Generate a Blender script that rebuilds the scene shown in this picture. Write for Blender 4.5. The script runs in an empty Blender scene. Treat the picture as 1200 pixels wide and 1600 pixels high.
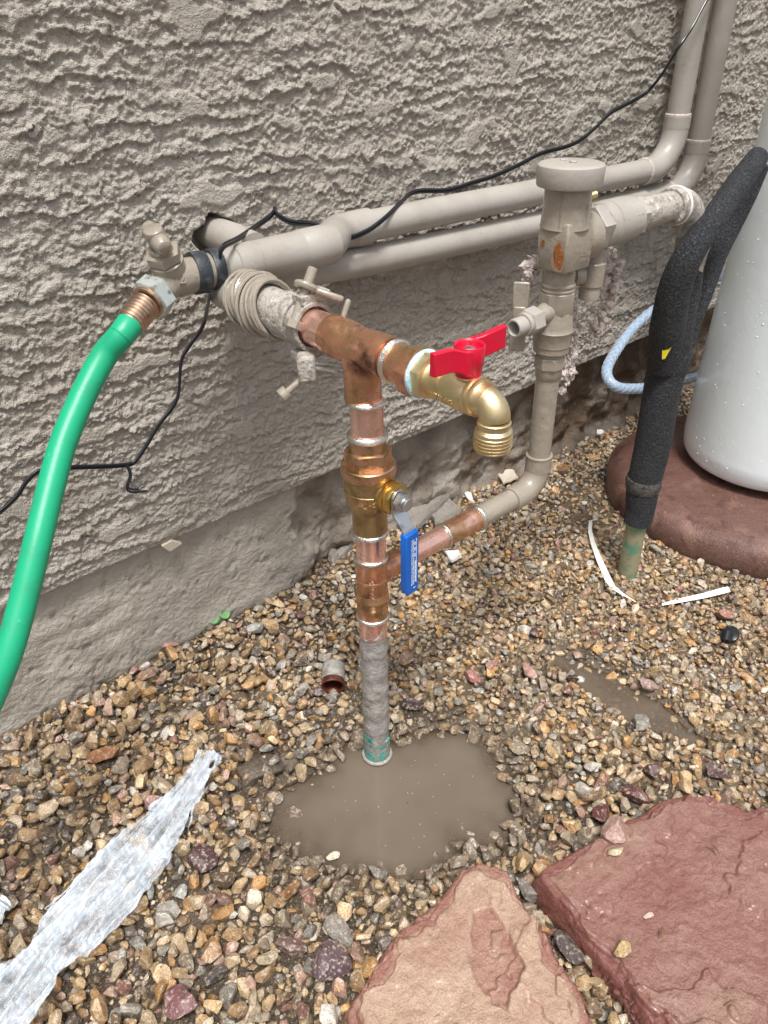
import bpy, bmesh, math, random
import numpy as np
from mathutils import Vector, Matrix

random.seed(7)
rng = np.random.default_rng(11)
S = bpy.context.scene
COL = S.collection

# ------------------------------------------------------------------ camera
cam_data = bpy.data.cameras.new('camera')
cam = bpy.data.objects.new('camera', cam_data)
COL.objects.link(cam)
R_, U_, F_ = Vector((0.7578, -0.6524, -0.0155)), Vector((0.3692, 0.4090, 0.8345)), Vector((0.5381, 0.6381, -0.5508))
cam.matrix_world = Matrix((
    (R_.x, U_.x, -F_.x, -0.3554), (R_.y, U_.y, -F_.y, -0.7192), (R_.z, U_.z, -F_.z, 0.6944), (0, 0, 0, 1)))
cam_data.sensor_fit = 'VERTICAL'
cam_data.sensor_height = 36.0
cam_data.lens = 26.74
cam_data.clip_start = 0.01
cam_data.clip_end = 500
S.camera = cam

# ------------------------------------------------------------------ sky and sun (overcast, after rain)
W = bpy.data.worlds.new('World')
S.world = W
W.use_nodes = True
nt = W.node_tree
bgn = nt.nodes['Background']
sky = nt.nodes.new('ShaderNodeTexSky')
sky.sky_type = 'NISHITA'
sky.sun_disc = False
SUN_EL, SUN_AZ = math.radians(69), math.radians(214)
sky.sun_elevation = SUN_EL
sky.sun_rotation = SUN_AZ
sky.air_density = 1.0
sky.dust_density = 4.0
sky.ozone_density = 1.0
hsv = nt.nodes.new('ShaderNodeHueSaturation')
hsv.inputs['Saturation'].default_value = 0.30
nt.links.new(sky.outputs[0], hsv.inputs['Color'])
nt.links.new(hsv.outputs[0], bgn.inputs[0])
bgn.inputs[1].default_value = 0.075
sun_d = bpy.data.lights.new('sun', 'SUN')
sun_d.energy = 1.5
sun_d.angle = math.radians(11)
sun_d.color = (1.0, 0.98, 0.955)
sun = bpy.data.objects.new('sun', sun_d)
COL.objects.link(sun)
sdir = Vector((math.sin(SUN_AZ) * math.cos(SUN_EL), math.cos(SUN_AZ) * math.cos(SUN_EL), math.sin(SUN_EL)))
sun.rotation_euler = sdir.to_track_quat('Z', 'Y').to_euler()
vs = S.view_settings
vs.view_transform = 'Standard'
vs.look = 'None'
vs.exposure = 1.25
vs.gamma = 1.0
vs.use_curve_mapping = False
S.render.engine = 'CYCLES'

# ------------------------------------------------------------------ numpy noise
_perm = rng.permutation(512)
def _h(ix, iy):
    return _perm[(_perm[ix & 511] + iy) & 511]
_ang = np.linspace(0, 2 * np.pi, 512, endpoint=False)
_gx, _gy = np.cos(_ang), np.sin(_ang)
def noise(x, y):
    """gradient noise, about -1..1"""
    ix = np.floor(x).astype(int); iy = np.floor(y).astype(int)
    fx = x - ix; fy = y - iy
    u = fx * fx * fx * (fx * (fx * 6 - 15) + 10); v = fy * fy * fy * (fy * (fy * 6 - 15) + 10)
    def g(a, b):
        k = _h(ix + a, iy + b)
        return _gx[k] * (fx - a) + _gy[k] * (fy - b)
    n0 = g(0, 0) * (1 - u) + g(1, 0) * u
    n1 = g(0, 1) * (1 - u) + g(1, 1) * u
    return (n0 * (1 - v) + n1 * v) * 1.5
def fbm(x, y, o=3):
    s = 0; a = 1.0
    for i in range(o):
        s = s + a * noise(x + 17.3 * i, y - 9.1 * i); x = x * 2.03; y = y * 2.03; a *= 0.5
    return s
def sst(a, b, x):
    t = np.clip((x - a) / (b - a), 0, 1)
    return t * t * (3 - 2 * t)

# ------------------------------------------------------------------ materials
def node(t, kind, **kw):
    n = t.nodes.new(kind)
    for k, v in kw.items():
        if k in n.inputs: n.inputs[k].default_value = v
        else: setattr(n, k, v)
    return n
def rgba(c): return (c[0], c[1], c[2], 1.0)
def mat(name, base, rough=0.5, metal=0.0, var=(), bump=(), attr=None, rvar=None, alpha=None, coat=0.0, spec=0.5, sss=0.0):
    """var: (colour, scale, lo, hi[, stretch]) noise patches over the base; bump: (scale, height in m)"""
    m = bpy.data.materials.new(name)
    m.use_nodes = True
    t = m.node_tree
    b = t.nodes['Principled BSDF']
    b.inputs['Roughness'].default_value = rough
    b.inputs['Metallic'].default_value = metal
    b.inputs['Specular IOR Level'].default_value = spec
    if coat:
        b.inputs['Coat Weight'].default_value = coat
        b.inputs['Coat Roughness'].default_value = 0.12
    if sss:
        b.inputs['Subsurface Weight'].default_value = sss
        b.inputs['Subsurface Radius'].default_value = (0.02, 0.02, 0.02)
    tc = node(t, 'ShaderNodeTexCoord')
    if attr:
        a = node(t, 'ShaderNodeAttribute'); a.attribute_name = attr
        cur = a.outputs['Color']
    else:
        r = node(t, 'ShaderNodeRGB'); r.outputs[0].default_value = rgba(base); cur = r.outputs[0]
    for i, v in enumerate(var):
        c, sc, lo, hi = v[:4]
        src = tc.outputs['Object']
        if len(v) > 4:
            mp = node(t, 'ShaderNodeMapping'); mp.inputs['Scale'].default_value = v[4]
            mp.inputs['Location'].default_value = (3.1 * i, 1.7 * i, 0.9 * i)
            t.links.new(src, mp.inputs[0]); src = mp.outputs[0]
        n = node(t, 'ShaderNodeTexNoise', Scale=sc, Detail=4.0, Roughness=0.6)
        t.links.new(src, n.inputs['Vector'])
        mr = node(t, 'ShaderNodeMapRange'); mr.inputs['From Min'].default_value = lo; mr.inputs['From Max'].default_value = hi
        t.links.new(n.outputs['Fac'], mr.inputs['Value'])
        mx = node(t, 'ShaderNodeMix', data_type='RGBA')
        t.links.new(mr.outputs[0], mx.inputs['Factor'])
        t.links.new(cur, mx.inputs[6]); mx.inputs[7].default_value = rgba(c)
        cur = mx.outputs[2]
    t.links.new(cur, b.inputs['Base Color'])
    if rvar:
        n = node(t, 'ShaderNodeTexNoise', Scale=rvar[0], Detail=3.0)
        t.links.new(tc.outputs['Object'], n.inputs['Vector'])
        mr = node(t, 'ShaderNodeMapRange'); mr.inputs['From Min'].default_value = 0.3; mr.inputs['From Max'].default_value = 0.7
        mr.inputs['To Min'].default_value = rvar[1]; mr.inputs['To Max'].default_value = rvar[2]
        t.links.new(n.outputs['Fac'], mr.inputs['Value']); t.links.new(mr.outputs[0], b.inputs['Roughness'])
    prev = None
    for sc, h in bump:
        n = node(t, 'ShaderNodeTexNoise', Scale=sc, Detail=3.0)
        t.links.new(tc.outputs['Object'], n.inputs['Vector'])
        bp = node(t, 'ShaderNodeBump', Strength=1.0, Distance=h)
        t.links.new(n.outputs['Fac'], bp.inputs['Height'])
        if prev: t.links.new(prev, bp.inputs['Normal'])
        prev = bp.outputs[0]
    if prev: t.links.new(prev, b.inputs['Normal'])
    if alpha is not None: b.inputs['Alpha'].default_value = alpha
    return m

TAUPE = (0.33, 0.295, 0.25)
M = {}
M['stucco'] = mat('stucco paint', (0.45, 0.408, 0.352), 0.62, var=[((0.385, 0.342, 0.29), 5, 0.42, 0.72), ((0.50, 0.465, 0.41), 40, 0.5, 0.75), ((0.31, 0.27, 0.22), 16, 0.62, 0.78, (1, 1, .35))], bump=[(380, 0.0026), (900, 0.0012)], spec=0.35)
M['concrete'] = mat('painted concrete', (0.30, 0.27, 0.235), 0.7, var=[((0.30, 0.265, 0.225), 14, 0.52, 0.75), ((0.20, 0.16, 0.12), 9, 0.64, 0.82)], bump=[(160, 0.003), (700, 0.0012)], spec=0.35, attr='Col')
M['plaster'] = mat('plaster crust', (0.62, 0.54, 0.50), 0.75, var=[((0.40, 0.34, 0.30), 120, 0.5, 0.65)], bump=[(500, 0.002)])
M['paint'] = mat('taupe paint', (0.31, 0.27, 0.215), 0.26, var=[((0.24, 0.205, 0.16), 22, 0.50, 0.72), ((0.37, 0.335, 0.285), 60, 0.55, 0.75), ((0.16, 0.135, 0.105), 150, 0.66, 0.74)], bump=[(180, 0.0006), (700, 0.0002)], rvar=(40, 0.12, 0.38), coat=0.35)
M['paint_pale'] = mat('pale pipe paint', (0.40, 0.37, 0.33), 0.36, var=[((0.325, 0.295, 0.255), 14, 0.46, 0.70), ((0.25, 0.22, 0.185), 120, 0.65, 0.75)], bump=[(220, 0.0003)], rvar=(30, 0.3, 0.5))
M['paint_rough'] = mat('crusted paint', (0.42, 0.385, 0.34), 0.6, var=[((0.27, 0.24, 0.20), 160, 0.5, 0.6), ((0.62, 0.60, 0.56), 90, 0.58, 0.68)], bump=[(380, 0.0015)])
M['rust_pale'] = mat('faint rust bleed', (0.33, 0.215, 0.115), 0.4, var=[((0.30, 0.25, 0.19), 160, 0.45, 0.6)])
M['paint_rust'] = mat('paint with rust stain', TAUPE, 0.30, var=[((0.27, 0.235, 0.195), 22, 0.52, 0.75)], bump=[(260, 0.0003)], rvar=(40, 0.22, 0.45))
M['rust'] = mat('rust stain', (0.30, 0.10, 0.025), 0.7, var=[((0.10, 0.03, 0.012), 160, 0.5, 0.62), ((0.42, 0.20, 0.08), 220, 0.55, 0.7)], bump=[(600, 0.0006)])
M['copper'] = mat('bright copper', (0.95, 0.58, 0.48), 0.22, 0.88, var=[((0.62, 0.25, 0.15), 50, 0.60, 0.72), ((0.97, 0.66, 0.55), 90, 0.5, 0.7)], bump=[(500, 0.00012)], rvar=(90, 0.16, 0.34))
M['copper_tar'] = mat('heated copper', (0.76, 0.38, 0.24), 0.26, 0.9, var=[((0.50, 0.33, 0.15), 26, 0.42, 0.64), ((0.22, 0.095, 0.075), 34, 0.54, 0.70), ((0.94, 0.56, 0.45), 28, 0.56, 0.66)], bump=[(400, 0.00015)], rvar=(80, 0.18, 0.36))
M['copper_dark'] = mat('dark oxidised copper', (0.36, 0.15, 0.11), 0.4, 1.0, var=[((0.16, 0.065, 0.055), 80, 0.48, 0.62), ((0.72, 0.34, 0.25), 60, 0.58, 0.68)], bump=[(500, 0.0004)], rvar=(80, 0.3, 0.55))
M['solder'] = mat('solder', (0.80, 0.77, 0.72), 0.28, 1.0, var=[((0.5, 0.42, 0.35), 200, 0.5, 0.7)], bump=[(700, 0.0006)])
M['bronze'] = mat('valve bronze', (0.50, 0.37, 0.19), 0.34, 1.0, var=[((0.32, 0.22, 0.105), 60, 0.48, 0.68), ((0.72, 0.40, 0.28), 40, 0.58, 0.68)], bump=[(900, 0.0004)], rvar=(70, 0.3, 0.48))
M['bronze_pink'] = mat('flux-washed bronze', (0.72, 0.45, 0.30), 0.34, 1.0, var=[((0.40, 0.26, 0.12), 55, 0.48, 0.6), ((0.75, 0.42, 0.32), 60, 0.56, 0.7)], bump=[(700, 0.0003)])
M['brass'] = mat('new brass', (0.82, 0.665, 0.40), 0.36, 1.0, var=[((0.72, 0.56, 0.30), 80, 0.5, 0.75)], bump=[(1500, 0.0002)], rvar=(120, 0.28, 0.42))
M['brass_gold'] = mat('yellow brass nut', (0.75, 0.50, 0.16), 0.28, 1.0)
M['steel'] = mat('zinc plated steel', (0.62, 0.64, 0.66), 0.34, 1.0, var=[((0.36, 0.37, 0.38), 150, 0.55, 0.7)], bump=[(800, 0.0002)])
M['zinc'] = mat('weathered zinc nut', (0.66, 0.72, 0.70), 0.42, 0.7, var=[((0.45, 0.40, 0.28), 90, 0.55, 0.66), ((0.22, 0.24, 0.25), 200, 0.58, 0.66)], bump=[(600, 0.0004)])
M['ferrule'] = mat('worn brass ferrule', (0.60, 0.44, 0.33), 0.38, 1.0, var=[((0.40, 0.27, 0.18), 150, 0.5, 0.65)])
M['red'] = mat('red plastic', (0.60, 0.006, 0.035), 0.33, spec=0.45, bump=[(900, 0.00008)])
M['blue'] = mat('blue vinyl', (0.006, 0.125, 0.52), 0.36, spec=0.45, bump=[(700, 0.0001)])
M['white_print'] = mat('white print', (0.72, 0.80, 0.88), 0.5)
M['tape_blue'] = mat('thread tape', (0.42, 0.72, 0.84), 0.5, var=[((0.8, 0.85, 0.86), 160, 0.5, 0.62)], bump=[(600, 0.0008)])
M['hose'] = mat('green hose rubber', (0.008, 0.375, 0.185), 0.40, var=[((0.018, 0.30, 0.155), 30, 0.5, 0.75), ((0.10, 0.50, 0.30), 140, 0.66, 0.74)], bump=[(300, 0.00015)], spec=0.5)
M['black_tape'] = mat('black rubber tape', (0.028, 0.034, 0.042), 0.5, var=[((0.10, 0.115, 0.125), 120, 0.52, 0.68)], bump=[(500, 0.0005)])
M['wire'] = mat('black wire jacket', (0.012, 0.013, 0.018), 0.32, bump=[(500, 0.0001)])
M['foam'] = mat('black foam sleeve', (0.026, 0.029, 0.035), 0.7, var=[((0.12, 0.13, 0.14), 480, 0.53, 0.66), ((0.05, 0.05, 0.052), 30, 0.5, 0.8)], bump=[(330, 0.008), (900, 0.003)])
M['foam_edge'] = mat('worn foam', (0.10, 0.09, 0.08), 0.8, var=[((0.03, 0.03, 0.032), 200, 0.45, 0.6)], bump=[(500, 0.002)])
M['yellow'] = mat('yellow sticker', (0.72, 0.58, 0.03), 0.5)
M['patina'] = mat('greened copper pipe', (0.30, 0.27, 0.17), 0.42, var=[((0.10, 0.24, 0.15), 38, 0.46, 0.58), ((0.36, 0.24, 0.16), 50, 0.56, 0.7)], bump=[(400, 0.0004)])
M['crust'] = mat('mud-coated pipe', (0.31, 0.29, 0.265), 0.34, var=[((0.42, 0.40, 0.37), 60, 0.5, 0.68), ((0.20, 0.18, 0.155), 90, 0.54, 0.7)], bump=[(140, 0.0022), (500, 0.0008)], rvar=(120, 0.15, 0.5))
M['teal'] = mat('verdigris', (0.10, 0.34, 0.29), 0.45, var=[((0.30, 0.29, 0.25), 70, 0.46, 0.56), ((0.05, 0.17, 0.16), 110, 0.55, 0.66)], bump=[(260, 0.0015)])
M['tank'] = mat('white tank plastic', (0.88, 0.955, 0.97), 0.20, var=[((0.85, 0.93, 0.95), 5, 0.45, 0.7)], bump=[(60, 0.0004)], spec=0.5)
M['drop'] = mat('water drop', (0.80, 0.84, 0.86), 0.05, spec=0.8)
M['pad'] = mat('red tinted concrete', (0.135, 0.066, 0.050), 0.40, var=[((0.24, 0.13, 0.10), 25, 0.5, 0.72), ((0.30, 0.22, 0.17), 300, 0.62, 0.7), ((0.085, 0.038, 0.032), 60, 0.52, 0.7)], bump=[(320, 0.0012), (1100, 0.0007)], rvar=(18, 0.3, 0.6))
M['clear'] = mat('clear braided hose', (0.27, 0.36, 0.47), 0.15, var=[((0.38, 0.47, 0.58), 240, 0.5, 0.62)], bump=[(300, 0.0003)], spec=0.6)
M['braid'] = mat('braid thread', (0.50, 0.58, 0.68), 0.4)
M['strip'] = mat('white vinyl scrap', (0.78, 0.78, 0.74), 0.4, bump=[(200, 0.0006)])
M['cap'] = mat('black plastic cap', (0.010, 0.011, 0.014), 0.22)
M['leaf'] = mat('seedling leaf', (0.16, 0.36, 0.13), 0.5)
M['chip'] = mat('cream paint flake', (0.55, 0.48, 0.38), 0.6)
M['dry_leaf'] = mat('dry brown leaf', (0.17, 0.085, 0.035), 0.6, var=[((0.28, 0.16, 0.07), 120, 0.5, 0.65)])
M['mud'] = mat('wet mud', (0.125, 0.098, 0.072), 0.42, var=[((0.075, 0.058, 0.042), 60, 0.5, 0.68)], bump=[(180, 0.004), (600, 0.001)])

# soil: brown earth with grains
m = mat('wet soil', (0.060, 0.043, 0.028), 0.5, var=[((0.13, 0.093, 0.056), 120, 0.50, 0.68), ((0.04, 0.03, 0.021), 40, 0.52, 0.7), ((0.30, 0.23, 0.15), 420, 0.56, 0.66)], bump=[(260, 0.004), (900, 0.0015)], rvar=(30, 0.35, 0.75), attr='Col')
M['soil'] = m

def stone_mat(name, attr=None, ramp=None):
    """rock: per-stone colour with mineral specks, dark grains and wet gloss"""
    m = bpy.data.materials.new(name); m.use_nodes = True
    t = m.node_tree; b = t.nodes['Principled BSDF']
    tc = node(t, 'ShaderNodeTexCoord')
    geo = node(t, 'ShaderNodeNewGeometry')
    if attr:
        a = node(t, 'ShaderNodeAttribute'); a.attribute_name = attr; cur = a.outputs['Color']
    else:
        oi = node(t, 'ShaderNodeObjectInfo'); cur = oi.outputs['Color']
    def layer(cur, tex, lo, hi, col, mode='MIX', k=1.0):
        mr = node(t, 'ShaderNodeMapRange'); mr.inputs['From Min'].default_value = lo; mr.inputs['From Max'].default_value = hi
        mr.inputs['To Max'].default_value = k
        t.links.new(tex, mr.inputs['Value'])
        mx = node(t, 'ShaderNodeMix', data_type='RGBA', blend_type=mode)
        t.links.new(mr.outputs[0], mx.inputs['Factor']); t.links.new(cur, mx.inputs[6]); mx.inputs[7].default_value = rgba(col)
        return mx.outputs[2]
    n1 = node(t, 'ShaderNodeTexNoise', Scale=260.0, Detail=5.0, Roughness=0.65); t.links.new(geo.outputs['Position'], n1.inputs['Vector'])
    n2 = node(t, 'ShaderNodeTexNoise', Scale=760.0, Detail=4.0, Roughness=0.7); t.links.new(geo.outputs['Position'], n2.inputs['Vector'])
    n3 = node(t, 'ShaderNodeTexNoise', Scale=110.0, Detail=3.0); t.links.new(geo.outputs['Position'], n3.inputs['Vector'])
    cur = layer(cur, n3.outputs['Fac'], 0.45, 0.75, (0.42, 0.33, 0.24), 'MULTIPLY', 0.8)
    cur = layer(cur, n1.outputs['Fac'], 0.52, 0.62, (0.64, 0.57, 0.45), 'MIX', 0.55)
    cur = layer(cur, n2.outputs['Fac'], 0.54, 0.61, (0.06, 0.045, 0.032), 'MIX', 0.8)
    t.links.new(cur, b.inputs['Base Color'])
    mr = node(t, 'ShaderNodeMapRange'); mr.inputs['From Min'].default_value = 0.35; mr.inputs['From Max'].default_value = 0.65
    mr.inputs['To Min'].default_value = 0.16; mr.inputs['To Max'].default_value = 0.5
    t.links.new(n3.outputs['Fac'], mr.inputs['Value']); t.links.new(mr.outputs[0], b.inputs['Roughness'])
    bp = node(t, 'ShaderNodeBump', Strength=1.0, Distance=0.0011); t.links.new(n1.outputs['Fac'], bp.inputs['Height'])
    t.links.new(bp.outputs[0], b.inputs['Normal'])
    return m
M['gravel'] = stone_mat('gravel', attr='Col')
M['stone'] = stone_mat('stone')

# murky water
m = bpy.data.materials.new('murky water'); m.use_nodes = True
t = m.node_tree; b = t.nodes['Principled BSDF']
b.inputs['Base Color'].default_value = (0.185, 0.148, 0.112, 1)
b.inputs['Roughness'].default_value = 0.04
b.inputs['IOR'].default_value = 1.33
tc = node(t, 'ShaderNodeTexCoord')
n = node(t, 'ShaderNodeTexNoise', Scale=14.0, Detail=2.0); t.links.new(tc.outputs['Object'], n.inputs['Vector'])
bp = node(t, 'ShaderNodeBump', Strength=0.25, Distance=0.002); t.links.new(n.outputs['Fac'], bp.inputs['Height']); t.links.new(bp.outputs[0], b.inputs['Normal'])
gl = node(t, 'ShaderNodeBsdfGlossy', Roughness=0.03); tr = node(t, 'ShaderNodeBsdfTransparent'); fn = node(t, 'ShaderNodeFresnel', IOR=1.33)
t.links.new(bp.outputs[0], gl.inputs['Normal']); t.links.new(bp.outputs[0], fn.inputs['Normal'])
tr.inputs[0].default_value = (0.66, 0.58, 0.50, 1)
film_ = node(t, 'ShaderNodeMixShader'); t.links.new(fn.outputs[0], film_.inputs[0]); t.links.new(tr.outputs[0], film_.inputs[1]); t.links.new(gl.outputs[0], film_.inputs[2])
at_ = node(t, 'ShaderNodeAttribute'); at_.attribute_name = 'Col'; sp_ = node(t, 'ShaderNodeSeparateColor'); t.links.new(at_.outputs['Color'], sp_.inputs[0])
tot = node(t, 'ShaderNodeMixShader'); t.links.new(sp_.outputs[0], tot.inputs[0]); t.links.new(film_.outputs[0], tot.inputs[1]); t.links.new(b.outputs[0], tot.inputs[2])
t.links.new(tot.outputs[0], t.nodes['Material Output'].inputs['Surface'])
M['water'] = m

# flagstone: sandy skin over red sandstone, the split faces marked by attribute
def flag_mat(name, skin, red, pale):
    m = bpy.data.materials.new(name); m.use_nodes = True
    t = m.node_tree; b = t.nodes['Principled BSDF']
    tc = node(t, 'ShaderNodeTexCoord')
    a = node(t, 'ShaderNodeAttribute'); a.attribute_name = 'Col'
    sep = node(t, 'ShaderNodeSeparateColor'); t.links.new(a.outputs['Color'], sep.inputs[0])
    n1 = node(t, 'ShaderNodeTexNoise', Scale=16.0, Detail=8.0, Roughness=0.7); t.links.new(tc.outputs['Object'], n1.inputs['Vector'])
    n2 = node(t, 'ShaderNodeTexNoise', Scale=700.0, Detail=3.0); t.links.new(tc.outputs['Object'], n2.inputs['Vector'])
    n3 = node(t, 'ShaderNodeTexNoise', Scale=55.0, Detail=6.0, Roughness=0.7); t.links.new(tc.outputs['Object'], n3.inputs['Vector'])
    ad = node(t, 'ShaderNodeMath', operation='ADD'); t.links.new(sep.outputs[0], ad.inputs[0])
    mr = node(t, 'ShaderNodeMapRange'); mr.inputs['From Min'].default_value = 0.35; mr.inputs['From Max'].default_value = 0.65; mr.inputs['To Min'].default_value = -0.35; mr.inputs['To Max'].default_value = 0.35
    t.links.new(n1.outputs['Fac'], mr.inputs['Value']); t.links.new(mr.outputs[0], ad.inputs[1])
    ad.use_clamp = True
    mx = node(t, 'ShaderNodeMix', data_type='RGBA'); mx.inputs[6].default_value = rgba(skin); mx.inputs[7].default_value = rgba(red)
    t.links.new(ad.outputs[0], mx.inputs['Factor'])
    mr2 = node(t, 'ShaderNodeMapRange'); mr2.inputs['From Min'].default_value = 0.60; mr2.inputs['From Max'].default_value = 0.72; mr2.inputs['To Max'].default_value = 0.7
    t.links.new(n3.outputs['Fac'], mr2.inputs['Value'])
    mx2 = node(t, 'ShaderNodeMix', data_type='RGBA'); t.links.new(mr2.outputs[0], mx2.inputs['Factor']); t.links.new(mx.outputs[2], mx2.inputs[6]); mx2.inputs[7].default_value = rgba(pale)
    mr3 = node(t, 'ShaderNodeMapRange'); mr3.inputs['From Min'].default_value = 0.40; mr3.inputs['From Max'].default_value = 0.66; mr3.inputs['To Max'].default_value = 0.40
    t.links.new(n2.outputs['Fac'], mr3.inputs['Value'])
    mx3 = node(t, 'ShaderNodeMix', data_type='RGBA', blend_type='MULTIPLY'); t.links.new(mr3.outputs[0], mx3.inputs['Factor']); t.links.new(mx2.outputs[2], mx3.inputs[6]); mx3.inputs[7].default_value = (0.45, 0.40, 0.38, 1)
    t.links.new(mx3.outputs[2], b.inputs['Base Color'])
    mr4 = node(t, 'ShaderNodeMapRange'); mr4.inputs['From Min'].default_value = 0.35; mr4.inputs['From Max'].default_value = 0.65; mr4.inputs['To Min'].default_value = 0.10; mr4.inputs['To Max'].default_value = 0.50; b.inputs['Coat Weight'].default_value = 0.35; b.inputs['Coat Roughness'].default_value = 0.18
    t.links.new(n1.outputs['Fac'], mr4.inputs['Value']); t.links.new(mr4.outputs[0], b.inputs['Roughness'])
    bp = node(t, 'ShaderNodeBump', Strength=1.0, Distance=0.0055); t.links.new(n3.outputs['Fac'], bp.inputs['Height'])
    bp2 = node(t, 'ShaderNodeBump', Strength=1.0, Distance=0.0005); t.links.new(n2.outputs['Fac'], bp2.inputs['Height']); t.links.new(bp.outputs[0], bp2.inputs['Normal'])
    t.links.new(bp2.outputs[0], b.inputs['Normal'])
    return m
M['flag_tan'] = flag_mat('tan flagstone', (0.45, 0.31, 0.22), (0.30, 0.14, 0.105), (0.54, 0.42, 0.32))
M['flag_red'] = flag_mat('red flagstone', (0.295, 0.165, 0.125), (0.215, 0.080, 0.064), (0.44, 0.31, 0.25))

# clear crumpled film
m = bpy.data.materials.new('clear plastic film'); m.use_nodes = True
t = m.node_tree; b = t.nodes['Principled BSDF']
b.inputs['Base Color'].default_value = (0.80, 0.88, 0.96, 1); b.inputs['Roughness'].default_value = 0.14; b.inputs['Specular IOR Level'].default_value = 1.0
tc = node(t, 'ShaderNodeTexCoord')
mr = node(t, 'ShaderNodeAttribute'); mr.attribute_name = 'Col'
tr = node(t, 'ShaderNodeBsdfTransparent'); ms = node(t, 'ShaderNodeMixShader')
sp_ = node(t, 'ShaderNodeSeparateColor'); t.links.new(mr.outputs['Color'], sp_.inputs[0]); t.links.new(sp_.outputs[0], ms.inputs[0]); t.links.new(tr.outputs[0], ms.inputs[1]); t.links.new(b.outputs[0], ms.inputs[2])
t.links.new(ms.outputs[0], t.nodes['Material Output'].inputs['Surface'])
n = node(t, 'ShaderNodeTexNoise', Scale=220.0, Detail=4.0); t.links.new(tc.outputs['Object'], n.inputs['Vector'])
bp = node(t, 'ShaderNodeBump', Strength=1.0, Distance=0.0025); t.links.new(n.outputs['Fac'], bp.inputs['Height']); t.links.new(bp.outputs[0], b.inputs['Normal'])
M['film'] = m

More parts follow.
